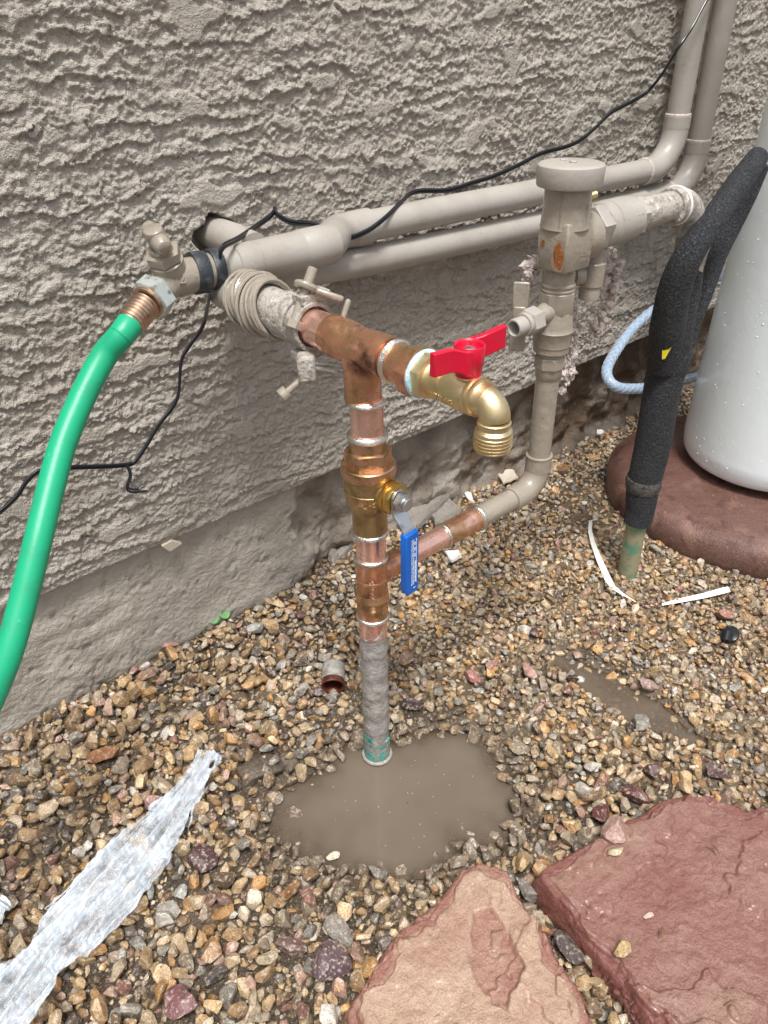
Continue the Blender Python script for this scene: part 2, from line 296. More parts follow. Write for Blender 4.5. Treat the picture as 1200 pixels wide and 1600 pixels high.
# ------------------------------------------------------------------ mesh helpers
class MB:
    def __init__(s): s.v = []; s.f = []
    def add(s, vs, fs):
        o = len(s.v); s.v += [tuple(x) for x in vs]; s.f += [tuple(i + o for i in f) for f in fs]; return s
    def lathe(s, prof, o, axis, seg=36, up=None, phase=0.0, close=False):
        """prof: list of (distance along axis, radius)"""
        a = Vector(axis).normalized(); o = Vector(o)
        u = Vector(up) if up else (Vector((0, 0, 1)) if abs(a.z) < 0.9 else Vector((1, 0, 0)))
        u = (u - a * u.dot(a)).normalized(); w = a.cross(u)
        vs = []; fs = []; rings = []
        for t, r in prof:
            if r <= 1e-7:
                rings.append([len(vs)]); vs.append(o + a * t)
            else:
                rings.append(list(range(len(vs), len(vs) + seg)))
                for k in range(seg):
                    th = 2 * math.pi * k / seg + phase
                    vs.append(o + a * t + (u * math.cos(th) + w * math.sin(th)) * r)
        pairs = list(zip(rings, rings[1:]))
        if close: pairs.append((rings[-1], rings[0]))
        for A, B in pairs:
            for k in range(seg):
                k2 = (k + 1) % seg
                if len(A) == 1 and len(B) == 1: continue
                if len(A) == 1: fs.append((A[0], B[k2], B[k]))
                elif len(B) == 1: fs.append((A[k], A[k2], B[0]))
                else: fs.append((A[k], A[k2], B[k2], B[k]))
        return s.add(vs, fs)
    def rod(s, p, q, r, seg=32, r2=None, cap=True, bev=0.0006):
        p = Vector(p); q = Vector(q); L = (q - p).length; r2 = r if r2 is None else r2
        pr = [(0, r - bev), (bev, r), (L - bev, r2), (L, r2 - bev)]
        if cap: pr = [(0, 0)] + pr + [(L, 0)]
        return s.lathe(pr, p, q - p, seg)
    def hexnut(s, p, q, r, phase=0.0, seg=6, bev=0.0015, up=None):
        p = Vector(p); q = Vector(q); L = (q - p).length
        return s.lathe([(0, 0), (0, r - bev), (bev * .6, r), (L - bev * .6, r), (L, r - bev), (L, 0)], p, q - p, seg, up, phase)
    def torus(s, o, axis, R, r, seg=40, ts=10):
        return s.lathe([(r * math.sin(2 * math.pi * k / ts), R + r * math.cos(2 * math.pi * k / ts)) for k in range(ts)], o, axis, seg, close=True)
    def tube(s, pts, r, seg=16, cap=True, smooth=0, flat=None):
        pts = [Vector(p) for p in pts]
        rs = list(r) if isinstance(r, (list, tuple)) else [r] * len(pts)
        if smooth:
            P = []; RR = []
            n = len(pts)
            for i in range(n - 1):
                p0 = pts[max(i - 1, 0)]; p1 = pts[i]; p2 = pts[i + 1]; p3 = pts[min(i + 2, n - 1)]
                for k in range(smooth):
                    t = k / smooth
                    P.append(0.5 * ((2 * p1) + (p2 - p0) * t + (2 * p0 - 5 * p1 + 4 * p2 - p3) * t * t + (3 * p1 - p0 - 3 * p2 + p3) * t ** 3))
                    RR.append(rs[i] * (1 - t) + rs[i + 1] * t)
            P.append(pts[-1]); RR.append(rs[-1]); pts, rs = P, RR
        n = len(pts)
        tan = [(pts[min(i + 1, n - 1)] - pts[max(i - 1, 0)]).normalized() for i in range(n)]
        u = tan[0].orthogonal().normalized()
        vs = []; fs = []
        for i in range(n):
            u = (u - tan[i] * u.dot(tan[i])).normalized(); w = tan[i].cross(u)
            for k in range(seg):
                th = 2 * math.pi * k / seg
                vs.append(pts[i] + (u * math.cos(th) + w * math.sin(th)) * rs[i])
        for i in range(n - 1):
            for k in range(seg):
                k2 = (k + 1) % seg
                fs.append((i * seg + k, i * seg + k2, (i + 1) * seg + k2, (i + 1) * seg + k))
        if cap:
            fs.append(tuple(range(seg - 1, -1, -1))); fs.append(tuple((n - 1) * seg + k for k in range(seg)))
        return s.add(vs, fs)
    def box(s, c, size, ax=None):
        c = Vector(c); X, Y, Z = ax if ax else (Vector((1, 0, 0)), Vector((0, 1, 0)), Vector((0, 0, 1)))
        X, Y, Z = Vector(X), Vector(Y), Vector(Z)
        vs = [c + X * (i * size[0] / 2) + Y * (j * size[1] / 2) + Z * (k * size[2] / 2) for k in (-1, 1) for j in (-1, 1) for i in (-1, 1)]
        return s.add(vs, [(0, 2, 3, 1), (4, 5, 7, 6), (0, 1, 5, 4), (2, 6, 7, 3), (0, 4, 6, 2), (1, 3, 7, 5)])
    def elbow(s, p, d_in, d_out, R, r, ang=90, seg=24, n=10):
        """bend from p, travelling along d_in, turning to d_out"""
        di = Vector(d_in).normalized(); do = Vector(d_out).normalized(); p = Vector(p)
        full = di.angle(do); nrm = (do - di * do.dot(di)).normalized()
        pts = [p + di * (R * math.sin(full * k / n)) + nrm * (R * (1 - math.cos(full * k / n))) for k in range(n + 1)]
        s.tube(pts, r, seg); return pts[-1]

def link(name, mesh, material, parent=None, loc=(0, 0, 0)):
    o = bpy.data.objects.new(name, mesh)
    if material and not mesh.materials: mesh.materials.append(material)
    COL.objects.link(o)
    o.location = loc
    if parent: o.parent = parent
    return o
def base_of(parent):
    b = Vector((0, 0, 0))
    while parent is not None: b += parent.location; parent = parent.parent
    return b
def obj(name, mb, material, parent=None, sharp=35, bevel=0, loc=None, subd=0):
    """mb is in world coordinates; the object's origin is its parent's origin (or loc, or the lowest middle)"""
    if parent is not None: o0 = base_of(parent); l = (0, 0, 0)
    else:
        if loc is None:
            a = np.array(mb.v); loc = ((a[:, 0].min() + a[:, 0].max()) / 2, (a[:, 1].min() + a[:, 1].max()) / 2, a[:, 2].min())
        o0 = Vector(loc); l = loc
    me = bpy.data.meshes.new(name)
    me.from_pydata([(x - o0.x, y - o0.y, z - o0.z) for x, y, z in mb.v], [], mb.f)
    bm = bmesh.new(); bm.from_mesh(me); bmesh.ops.recalc_face_normals(bm, faces=bm.faces); bm.to_mesh(me); bm.free()
    me.polygons.foreach_set('use_smooth', [True] * len(me.polygons))
    me.set_sharp_from_angle(angle=math.radians(sharp))
    o = link(name, me, material, parent, l)
    if bevel:
        md = o.modifiers.new('bevel', 'BEVEL'); md.width = bevel; md.segments = 3; md.limit_method = 'ANGLE'; md.angle_limit = math.radians(40)
    return o
def tag(o, label, cat=None, group=None, kind=None):
    if label: o['label'] = label
    if cat: o['category'] = cat
    if group: o['group'] = group
    if kind: o['kind'] = kind
    return o
def thing(name, loc, label, cat, group=None):
    o = bpy.data.objects.new(name, None); COL.objects.link(o); o.location = loc; o.empty_display_size = 0.02
    return tag(o, label, cat, group)
def np_mesh(name, V, Fq, material, parent=None, smooth=True, col=None, loc=(0, 0, 0), sharp=None):
    """fast mesh from numpy arrays: V (n,3), Fq (m,3|4)"""
    me = bpy.data.meshes.new(name)
    k = Fq.shape[1]
    me.vertices.add(len(V)); me.vertices.foreach_set('co', np.ascontiguousarray(V - np.array(loc), dtype=np.float32).ravel())
    me.loops.add(Fq.size); me.loops.foreach_set('vertex_index', np.ascontiguousarray(Fq, dtype=np.int32).ravel())
    me.polygons.add(len(Fq)); me.polygons.foreach_set('loop_start', np.arange(0, Fq.size, k, dtype=np.int32))
    me.polygons.foreach_set('use_smooth', np.full(len(Fq), smooth))
    me.update(calc_edges=True)
    if col is not None:
        a = me.color_attributes.new('Col', 'FLOAT_COLOR', 'POINT')
        c4 = np.ones((len(V), 4), dtype=np.float32); c4[:, :col.shape[1]] = col
        a.data.foreach_set('color', c4.ravel())
    if sharp: me.set_sharp_from_angle(angle=math.radians(sharp))
    me.validate()
    return link(name, me, material, parent, loc)
def grid_faces(nx, ny):
    i, j = np.meshgrid(np.arange(nx - 1), np.arange(ny - 1), indexing='ij')
    a = (i * ny + j).ravel()
    return np.stack([a, a + ny, a + ny + 1, a + 1], 1)

# ================================================================== SETTING
# ---- ground height field
def in_ell(x, y, cx, cy, rx, ry, rot):
    c, s = math.cos(rot), math.sin(rot)
    dx, dy = x - cx, y - cy
    return ((dx * c + dy * s) / rx) ** 2 + ((-dx * s + dy * c) / ry) ** 2
WATER_Z = -0.008
def ground_h(x, y):
    h = 0.0045 * noise(x * 9, y * 9) + 0.003 * noise(x * 26 + 4, y * 26)
    e1 = in_ell(x, y, -0.018, -0.343, 0.116, 0.078, math.radians(-32)) + 0.55 * noise(x * 13 + 2.4, y * 13) + 0.20 * noise(x * 50, y * 50)
    h = h - 0.024 * (1 - sst(0.10, 2.1, e1))
    e2 = in_ell(x, y, 0.277, -0.413, 0.105, 0.026, math.radians(-88)) + 0.35 * noise(x * 30, y * 30)
    h = h - 0.016 * (1 - sst(0.4, 1.6, e2))
    h = h + 0.012 * sst(-0.10, 0.0, y) * (1 - sst(0.25, 0.5, x))            # banked against the footing
    h = h - 0.010 * sst(0.45, 0.8, x) * sst(-0.25, 0.0, y)
    return h
xs = np.concatenate([[-60, -20, -6, -2.5, -1.4, -0.95], np.arange(-0.75, 1.25, 0.005), [1.5, 2, 3, 6, 20, 60]])
ys = np.concatenate([[-60, -20, -6, -2.5, -1.4, -1.05], np.arange(-0.88, 0.115, 0.005), [0.2, 0.5]])
X, Y = np.meshgrid(xs, ys, indexing='ij')
inside = ((X > -0.76) & (X < 1.26) & (Y > -0.89)).astype(float)
Z = ground_h(X, Y) * inside
V = np.stack([X.ravel(), Y.ravel(), Z.ravel()], 1)
e1 = in_ell(X, Y, -0.018, -0.343, 0.116, 0.078, math.radians(-32)) + .55 * noise(X * 13 + 2.4, Y * 13)
e2 = in_ell(X, Y, 0.277, -0.413, 0.105, 0.026, math.radians(-88)) + .35 * noise(X * 30, Y * 30)
muddy = np.maximum(np.maximum(1 - sst(.7, 2.2, e1), 1 - sst(.7, 2.4, e2)), .6 * sst(.18, .5, noise(X * 8 + 60, Y * 8)))[..., None] * inside[..., None]
sandy = (sst(-.02, .34, X + .45 * (Y + .38) + .10 * noise(X * 7, Y * 7)) * sst(-.3, .2, noise(X * 12, Y * 12) + .15))[..., None] * (1 - sst(-.16, -.06, Y))[..., None]
gc_ = np.array((.060, .043, .028)) * (1 - sandy) + np.array((.21, .155, .092)) * sandy
gc_ = gc_ * (1 - muddy) + np.array((.165, .130, .097)) * muddy
ground = np_mesh('ground', V, grid_faces(len(xs), len(ys)), M['soil'], col=gc_.reshape(-1, 3))
tag(ground, 'brown wet soil under the gravel in front of the house wall', kind='structure')

def water_sheet(name, cx, cy, rx, ry, rot, z, label):
    # polar sheet; its murkiness follows the depth of water over the ground
    nA, nR = 160, 60; c, s = math.cos(rot), math.sin(rot)
    R2, A2 = np.meshgrid(np.linspace(0.004, 1, nR), np.linspace(0, 2 * np.pi, nA, endpoint=False), indexing='ij')
    x = cx + R2 * (rx * np.cos(A2) * c - ry * np.sin(A2) * s); y = cy + R2 * (rx * np.cos(A2) * s + ry * np.sin(A2) * c)
    d = np.clip(z - ground_h(x, y), 0, None); op = 1 - np.exp(-d / 0.0095)
    i, j = np.meshgrid(np.arange(nR - 1), np.arange(nA), indexing='ij'); j2 = (j + 1) % nA
    F = np.stack([(i * nA + j).ravel(), ((i + 1) * nA + j).ravel(), ((i + 1) * nA + j2).ravel(), (i * nA + j2).ravel()], 1)
    o = np_mesh(name, np.stack([x.ravel(), y.ravel(), np.full(x.size, z)], 1), F, M['water'], None, col=np.repeat(op.ravel()[:, None], 3, 1), loc=(cx, cy, z))
    return tag(o, label, kind='structure')
water_sheet('puddle', -0.016, -0.347, 0.19, 0.135, math.radians(-32), WATER_Z, 'muddy brown puddle around the foot of the copper riser')
water_sheet('puddle', 0.277, -0.413, 0.135, 0.042, math.radians(-88), -0.0075, 'small shallow muddy puddle in the gravel near the grey stone')

# ---- house wall: stucco sheet with real relief over a concrete footing
wall = thing('house_wall', (0.3, 0.0, 0.0), 'taupe painted stucco house wall with rough dragged texture above a concrete footing', 'wall')
wx = np.concatenate([[-5, -3, -1.8, -1.1], np.arange(-0.80, -0.5035, 0.004), np.arange(-0.50, 1.36, 0.0015), np.arange(1.364, 1.66, 0.004), [2.1, 3, 5]])
wz = np.concatenate([np.arange(0.180, 0.79, 0.0015), np.arange(0.793, 1.05, 0.004), [1.15, 1.6, 2.4, 3.0]])
X, Z = np.meshgrid(wx, wz, indexing='ij')
def stucco_h(x, z):
    wpx = x + 0.006 * noise(x * 45, z * 45); wpz = z + 0.005 * noise(x * 45 + 9, z * 45 + 3)
    jag = 0.0035 * noise(x * 130, z * 130) + 0.0018 * noise(x * 330, z * 330)
    rough = 0.0013 * fbm(wpx * 85, wpz * 110, 3)
    # overlapping ledges left by the trowel: highest just above a lip, then falling away upward
    ph = (wpz + jag) / 0.0165 + 1.1 * noise(x * 5, z * 11) + 0.30 * noise(x * 26, z * 20)
    fr = ph - np.floor(ph)
    mask = sst(-0.22, 0.18, noise(x * 9 + 3.7 * np.floor(ph), z * 22 + 5))
    led = 0.0031 * (1 - fr) ** 1.6 * mask
    ph2 = (wpz + jag * 1.3) / 0.0082 + 0.9 * noise(x * 15, z * 21 + 7)
    fr2 = ph2 - np.floor(ph2)
    mask2 = sst(0.0, 0.3, noise(x * 30 + 2.3 * np.floor(ph2), z * 40))
    led2 = 0.0019 * (1 - fr2) ** 1.5 * mask2
    # flattened plates
    pl = noise(x * 16 + 20, z * 34) + 0.35 * noise(x * 60, z * 70)
    plate = sst(0.46, 0.56, pl)
    zone = sst(-.25, .35, noise(x * 7 + 40, z * 9))
    blob = 0.0016 * sst(.02, .30, noise(wpx * 135, wpz * 175) + .35 * noise(x * 280, z * 280))
    grit = 0.0010 * noise(x * 215, z * 235) + 0.0006 * noise(x * 330 + 5, z * 330)
    h = led + led2 + rough + blob * (.35 + .65 * zone) + grit + 0.0012 * fbm(x * 20, z * 20, 2)
    h = h * (1 - plate) + (0.0034 + 0.25 * rough + .12 * grit) * plate
    return h
HR = 0.0188; HX, HZ = 0.036, 0.503
D = stucco_h(X, Z)
foc = sst(-0.80, -0.70, X) * (1 - sst(1.55, 1.65, X)) * (1 - sst(0.95, 1.04, Z))
D = D * foc + 0.0015 * (1 - foc)
edge = sst(0.0, 0.012, Z - 0.180)
D = D * (0.45 + 0.55 * edge)
# hole chipped round the stub pipe
hd = np.sqrt((X - HX) ** 2 + (Z - HZ) ** 2) + 0.006 * noise(X * 60, Z * 60)
D = D - 0.030 * (1 - sst(HR, HR + 0.006, hd))
zz = Z + np.where(Z < 0.1805, 0.0022 * noise(X * 25, X * 0) + 0.0012 * noise(X * 110, X * 0 + 4), 0)
V = np.stack([X.ravel(), (-D).ravel(), zz.ravel()], 1)
F = grid_faces(len(wx), len(wz))
# underside lip going back to the footing
n0 = len(V); low = np.arange(len(wx)) * len(wz)
lip = V[low].copy(); lip[:, 1] = 0.09; lip[:, 2] = lip[:, 2] + 0.004
V = np.concatenate([V, lip]); k = np.arange(len(wx) - 1)
F = np.concatenate([F, np.stack([low[k], n0 + k, n0 + k + 1, low[k + 1]], 1)])
np_mesh('stucco', V, F, M['stucco'], wall, loc=(0, 0, 0)).location = (-0.3, 0, 0)

fx = np.concatenate([[-5, -2, -1], np.arange(-0.75, 1.40, 0.004), [2, 5]]); fz = np.arange(-0.06, 0.192, 0.004)
X, Z = np.meshgrid(fx, fz, indexing='ij')
brk = sst(0.085, 0.14, X + 0.05 * noise(X * 16 + 3, Z * 13) + 0.022 * noise(X * 55, Z * 55))
brk_left = (1 - sst(-0.315, -0.29, X + 0.015 * noise(X * 40, Z * 40))) * sst(0.04, 0.08, Z)
smooth_f = 0.012 + 0.0022 * fbm(X * 24, Z * 30, 4) + .0008 * noise(X * 190, Z * 190) - 0.0015 * sst(0.1, 0.4, noise(X * 14, Z * 14))
crack = np.abs(noise(X * 9 + 2, Z * 14 + 0.6 * noise(X * 40, Z * 40))) < 0.018
smooth_f = smooth_f + 0.003 * crack
rough_f = 0.032 + 0.011 * fbm(X * 22, Z * 22, 4) + 0.004 * np.abs(noise(X * 80, Z * 80))
rough_l = 0.016 + 0.005 * fbm(X * 45, Z * 45, 3)
Yf = smooth_f * (1 - brk) + rough_f * brk
Yf = Yf * (1 - brk_left) + rough_l * brk_left
Yf = Yf - 0.035 * sst(0.02, -0.04, Z) * brk
earth = np.clip(brk * (0.25 + 0.9 * noise(X * 18 + 8, Z * 22)) + brk * sst(0.45, 0.75, X), 0, 1)
damp = (1 - sst(0.0, 0.03, Z + 0.012 * noise(X * 25, Z * 25))) * 0.6
c0 = np.array((0.43, 0.39, 0.335)); c1 = np.array((0.11, 0.072, 0.046)); c2 = np.array((0.34, 0.30, 0.25)); c3 = np.array((0.31, 0.265, 0.215))
cc = c0 * (1 - brk[..., None]) + c2 * brk[..., None]
cc = cc * (1 - earth[..., None]) + c1 * earth[..., None]
cc = cc * (1 - damp[..., None]) + c3 * damp[..., None] * (1 - 0.5 * brk[..., None])
np_mesh('footing', np.stack([X.ravel(), Yf.ravel(), Z.ravel()], 1), grid_faces(len(fx), len(fz)), M['concrete'], wall, col=cc.reshape(-1, 3)).location = (-0.3, 0, 0)

# ================================================================== PIPES ON THE WALL
YP = -0.036          # pipe centre line off the wall
# ---- upper pipe: riser, elbow, long run, offset bends, coupling and adapter
up = thing('water_pipe', (0.80, YP, 0.49), 'upper taupe pipe on the wall, from the left vertical pipe to the old faucet', 'pipe', 'painted pipes on the house wall')
r1 = 0.0167
AX = (0.0465, -0.0770, 0.4968)
e45a, e45b = (0.165, YP, 0.4945), (0.103, -0.077, 0.4965)
obj('horizontal_pipe', MB().tube([(0.178, YP, 0.494), (0.33, YP, 0.4925), (0.55, YP, 0.489), (0.775, YP, 0.486)], r1, 28), M['paint_pale'], up)
obj('vertical_pipe', MB().tube([(0.812, YP, 0.535), (0.812, YP, 3.0)], r1, 28), M['paint_pale'], up)
mb = MB(); mb.elbow((0.758, YP, 0.486), (1, 0, 0), (0, 0, 1), 0.054, 0.0192, n=10); mb.rod((0.741, YP, 0.486), (0.760, YP, 0.486), 0.0195, 28); mb.rod((0.812, YP, 0.538), (0.812, YP, 0.556), 0.0195, 28)
obj('elbow', mb, M['paint_pale'], up)
obj('glue_bead', MB().torus((0.741, YP, 0.486), (1, 0, 0), 0.0172, 0.0022, 30, 8), M['plaster'], up)
obj('glue_bead', MB().torus((0.812, YP, 0.557), (0, 0, 1), 0.0172, 0.0020, 30, 8), M['plaster'], up)
mb = MB(); mb.tube([(0.118, -0.074, 0.4965), (0.133, -0.063, 0.4958), (0.152, -0.045, 0.495), (0.167, -0.037, 0.4945), (0.184, YP, 0.494)], 0.0185, 28, smooth=6)
mb.rod((0.180, YP, 0.494), (0.206, YP, 0.4938), 0.0190, 28); obj('offset_bend', mb, M['paint_pale'], up)
mb = MB(); mb.lathe([(0, 0), (0, .0170), (.001, .0182), (.052, .0190), (.0535, .0190), (.0545, .0197), (.092, .0200), (.0935, .0192), (.0935, 0)], (0.030, -0.077, 0.4965), (1, 0, 0), 32)
obj('coupling', mb, M['paint_pale'], up)
mb = MB(); mb.lathe([(0, 0), (0, .0150), (.001, .0160), (.013, .0168), (.014, .0182), (.036, .0186), (.0370, .0176), (.037, 0)], (-0.006, -0.077, 0.4965), (1, 0, 0), 32)
obj('adapter', mb, M['paint_pale'], up)
mb = MB(); mb.tube([(0.040, 0.03, 0.505), (0.040, -0.03, 0.505), (0.040, -0.062, 0.502)], 0.0165, 24); obj('stub_pipe', mb, M['paint_pale'], up)
# ---- lower pipe: second riser, elbow, long run and the elbow that turns out from the wall
lo = thing('water_pipe', (0.872, YP, 0.452), 'lower taupe wall pipe, from the right vertical pipe to the elbow under the wire coil', 'pipe', 'painted pipes on the house wall')
ZA = 0.4740          # arm height
obj('horizontal_pipe', MB().tube([(0.03, YP, 0.468), (0.20, YP, 0.456), (0.50, YP, 0.4485), (0.842, YP, 0.4455)], 0.0167, 28), M['paint_pale'], lo)
obj('vertical_pipe', MB().tube([(0.886, YP, 0.50), (0.886, YP, 3.0)], 0.0167, 28), M['paint_pale'], lo)
mb = MB(); mb.elbow((0.834, YP, 0.4455), (1, 0, 0), (0, 0, 1), 0.052, 0.0186, n=10); mb.rod((0.816, YP, 0.4455), (0.836, YP, 0.4455), 0.0190, 28); mb.rod((0.886, YP, 0.496), (0.886, YP, 0.514), 0.0190, 28)
obj('elbow', mb, M['paint_pale'], lo)
obj('glue_bead', MB().torus((0.816, YP, 0.4455), (1, 0, 0), 0.0168, 0.0021, 30, 8), M['plaster'], lo)
obj('glue_bead', MB().torus((0.886, YP, 0.515), (0, 0, 1), 0.0168, 0.0020, 30, 8), M['plaster'], lo)
mb = MB(); mb.tube([(0.052, YP, 0.470), (0.030, -0.037, 0.472), (0.010, -0.050, 0.473), (0.001, -0.072, ZA), (0, -0.100, ZA), (0, -0.150, ZA)], 0.0192, 30, smooth=6)
obj('elbow', mb, M['paint_pale'], lo)
mb = MB(); mb.lathe([(0, 0), (0, .0178), (.001, .0188), (.022, .0188), (.0225, .0206), (.046, .0206), (.047, .0196), (.047, 0)], (0, -0.146, ZA), (0, -1, 0), 32)
obj('threaded_adapter', mb, M['paint_rough'], lo)

# ---- bare ground wire coiled round the elbow
pts = []
for k in range(0, 11 * 24):
    a = 2 * math.pi * k / 24; turn = k / 24
    rr = 0.0222 + 0.0014 * math.sin(turn * 2.1) + 0.0012 * math.sin(a * 2 + turn) + (0.0016 * math.sin(turn * 1.7) ** 2)
    yy = -0.108 - 0.0046 * turn + 0.0075 * math.sin(a + 0.3) + 0.0015 * math.sin(turn * 5)
    pts.append((rr * math.cos(a), yy, ZA + rr * math.sin(a)))
mb = MB().tube(pts, 0.0019, 8)
pts2 = [(x * 1.05, y + 0.004 + 0.002 * math.sin(i * .31), ZA + (z - ZA) * 1.06 + 0.0008 * math.sin(i * .17)) for i, (x, y, z) in enumerate(pts[30:220])]
mb.tube(pts2, 0.0018, 8)
mb.tube([pts[0], (0.028, -0.096, ZA + 0.004), (0.032, -0.07, 0.456), (0.034, -0.030, 0.435), (0.036, -0.008, 0.43)], 0.0024, 8, smooth=5)
tag(obj('ground_wire', mb, M['paint']), 'painted bare wire wound in a thick coil round the pipe elbow', 'wire')

# ---- ground clamp
YC = -0.205
gc = thing('pipe_clamp', (0, YC, ZA), 'painted ground clamp with two bolts on the pipe behind the copper tee', 'clamp')
mb = MB().lathe([(0, .0172), (0, .0212), (.015, .0212), (.015, .0172)], (0, YC + .007, ZA), (0, -1, 0), 30, close=True)
mb.box((0.004, YC, ZA + 0.0235), (0.030, 0.014, 0.008)); mb.box((-0.002, YC, ZA - 0.0235), (0.030, 0.014, 0.008))
obj('clamp_jaw', mb, M['paint_rough'], gc, bevel=0.0012)
mb = MB(); tp = Vector((-0.012, YC - 0.002, ZA + 0.014)); td = Vector((0.55, 0.10, 0.83)).normalized()
mb.rod(tp - td * 0.010, tp + td * 0.038, 0.0043, 16); mb.torus(tp + td * 0.022, td, 0.0082, 0.0030, 20, 8); mb.rod(tp - td * 0.014, tp - td * 0.007, 0.0075, 6)
obj('clamp_bolt', mb, M['paint'], gc)
mb = MB(); q0 = tp + td * 0.021
e1_ = Vector((.62, -.62, -.30)).normalized(); e2_ = td.cross(e1_).normalized(); e3_ = e1_.cross(e2_)
mb.box(q0 + e1_ * .020, (.024, .015, .0052), (e1_, e2_, e3_)); mb.box(q0 + e1_ * .036 - td * .006, (.0050, .014, .016), (e1_, e2_, e3_))
obj('clamp_ear', mb, M['paint'], gc, bevel=.0022)
mb = MB(); c = Vector((-0.014, YC - 0.012, ZA - 0.030))
mb.box(c, (0.016, 0.017, 0.024), ((0.8, -0.6, 0), (0.6, 0.8, 0), (0, 0, 1))); obj('cable_lug', mb, M['paint_rough'], gc, bevel=0.003)
mb = MB(); mb.rod(c + Vector((-0.004, 0.002, -0.010)), c + Vector((-0.020, 0.006, -0.020)), 0.003, 12); mb.rod(c + Vector((-0.018, 0.0055, -0.0188)), c + Vector((-0.024, 0.007, -0.0225)), 0.0065, 14)
obj('lug_screw', mb, M['paint'], gc)
mb = MB()
for dz, dx, L in ((0.004, 0, 0.030), (0.0, -0.002, 0.034), (-0.003, 0.003, 0.038), (0.002, 0.004, 0.027)):
    s0 = c + Vector((0.004 + dx, -0.006, dz)); mb.tube([s0, s0 + Vector((0.008, -L * .5, 0.001)), s0 + Vector((0.012, -L, -0.002 + dz))], 0.0020, 8, smooth=3)
obj('cable_end', mb, M['paint_rough'], gc)

# ---- old faucet with black tape bands
B0 = Vector((-0.006, -0.077, 0.4965))
of = thing('old_faucet', tuple(B0), 'old taupe painted outdoor faucet angled down to the green hose', 'faucet')
mb = MB(); mb.rod(B0 + Vector((0.004, 0, 0)), B0 + Vector((-0.034, 0, 0)), 0.0158, 28); obj('inlet_collar', mb, M['paint'], of)
for x0, w_, rr in ((-0.0015, 0.0105, 0.0182), (-0.0165, 0.0130, 0.0186)):
    mb = MB(); ax = Vector((-1, 0.10, 0.05)).normalized()
    mb.lathe([(0, rr - .003), (0, rr - .0004), (.0008, rr), (w_ - .0008, rr + .0004), (w_, rr), (w_, rr - .003)], B0 + Vector((x0, 0, 0)), ax, 28, close=True)
    obj('tape_band', mb, M['black_tape'], of)
OD = Vector((-0.88, -0.41, -0.24)).normalized()
SD = Vector((-0.33, -0.25, 0.91)).normalized()
J = B0 + Vector((-0.049, 0, 0))
mb = MB()
mb.lathe([(0, .0145), (.010, .0165), (.018, .0172), (.025, .0155), (.031, .0090), (.033, 0)], B0 + Vector((-0.028, 0, 0)), (-1, 0, 0), 28)
mb.lathe([(-.012, 0), (-.012, .012), (.008, .0142), (.020, .0126), (.026, .0122), (.028, 0)], J, OD, 28)
mb.lathe([(-.010, 0), (-.010, .013), (.012, .0150), (.020, .0152), (.022, .0120), (.022, 0)], J, SD, 28)
obj('faucet_body', mb, M['paint'], of)
mb = MB(); mb.hexnut(J + SD * 0.0215, J + SD * 0.031, 0.0158); mb.rod(J + SD * 0.030, J + SD * 0.036, 0.0105, 20); obj('packing_nut', mb, M['paint'], of)
mb = MB(); mb.rod(J + SD * 0.034, J + SD * 0.046, 0.0048, 14); obj('stem', mb, M['paint'], of)
HC = J + SD * 0.044
mb = MB()
ha = Vector((-.08, -.88, -.28)).normalized(); pa, pb = HC + ha * .0175, HC - ha * .0165 + SD * .003
mb.tube([pa, HC + ha * .0115, HC, HC - ha * .0105 + SD * .001, pb], [0.0056, 0.0082, 0.0072, 0.0080, 0.0052], 14, smooth=5)
mb.rod(HC - SD * 0.006, HC + SD * 0.009, 0.0082, 18)
obj('tee_handle', mb, M['paint'], of, sharp=60)
mb = MB(); q = J + Vector((0.006, -0.016, 0.030)); mb.rod(J + Vector((0.004, 0.008, 0.010)), J + Vector((0.006, 0.012, 0.027)), 0.0085, 18); obj('vacuum_vent', mb, M['paint'], of)
# raised size mark on the side of the body
cu = bpy.data.curves.new('size_mark', 'FONT'); cu.body = '1/2'; cu.size = 0.013; cu.extrude = 0.0009; cu.align_x = 'CENTER'; cu.align_y = 'CENTER'
cu.materials.append(M['paint']); t0_ = bpy.data.objects.new('size_source', cu); COL.objects.link(t0_)
bpy.context.view_layer.update(); me_ = bpy.data.meshes.new_from_object(t0_.evaluated_get(bpy.context.evaluated_depsgraph_get())); bpy.data.objects.remove(t0_)
tx = bpy.data.objects.new('size_mark', me_); COL.objects.link(tx); tx.parent = of; tx['kind'] = 'stuff'
ty = Vector((0.1, 0.28, 0.95)).normalized(); tz = Vector((-0.10, -0.95, 0.30)).normalized(); txx = ty.cross(tz).normalized(); ty = tz.cross(txx)
mloc = J + Vector((-0.003, 0, -.001)) + tz * 0.0166 - B0
tx.matrix_local = Matrix(((txx.x, ty.x, tz.x, mloc.x), (txx.y, ty.y, tz.y, mloc.y), (txx.z, ty.z, tz.z, mloc.z), (0, 0, 0, 1)))

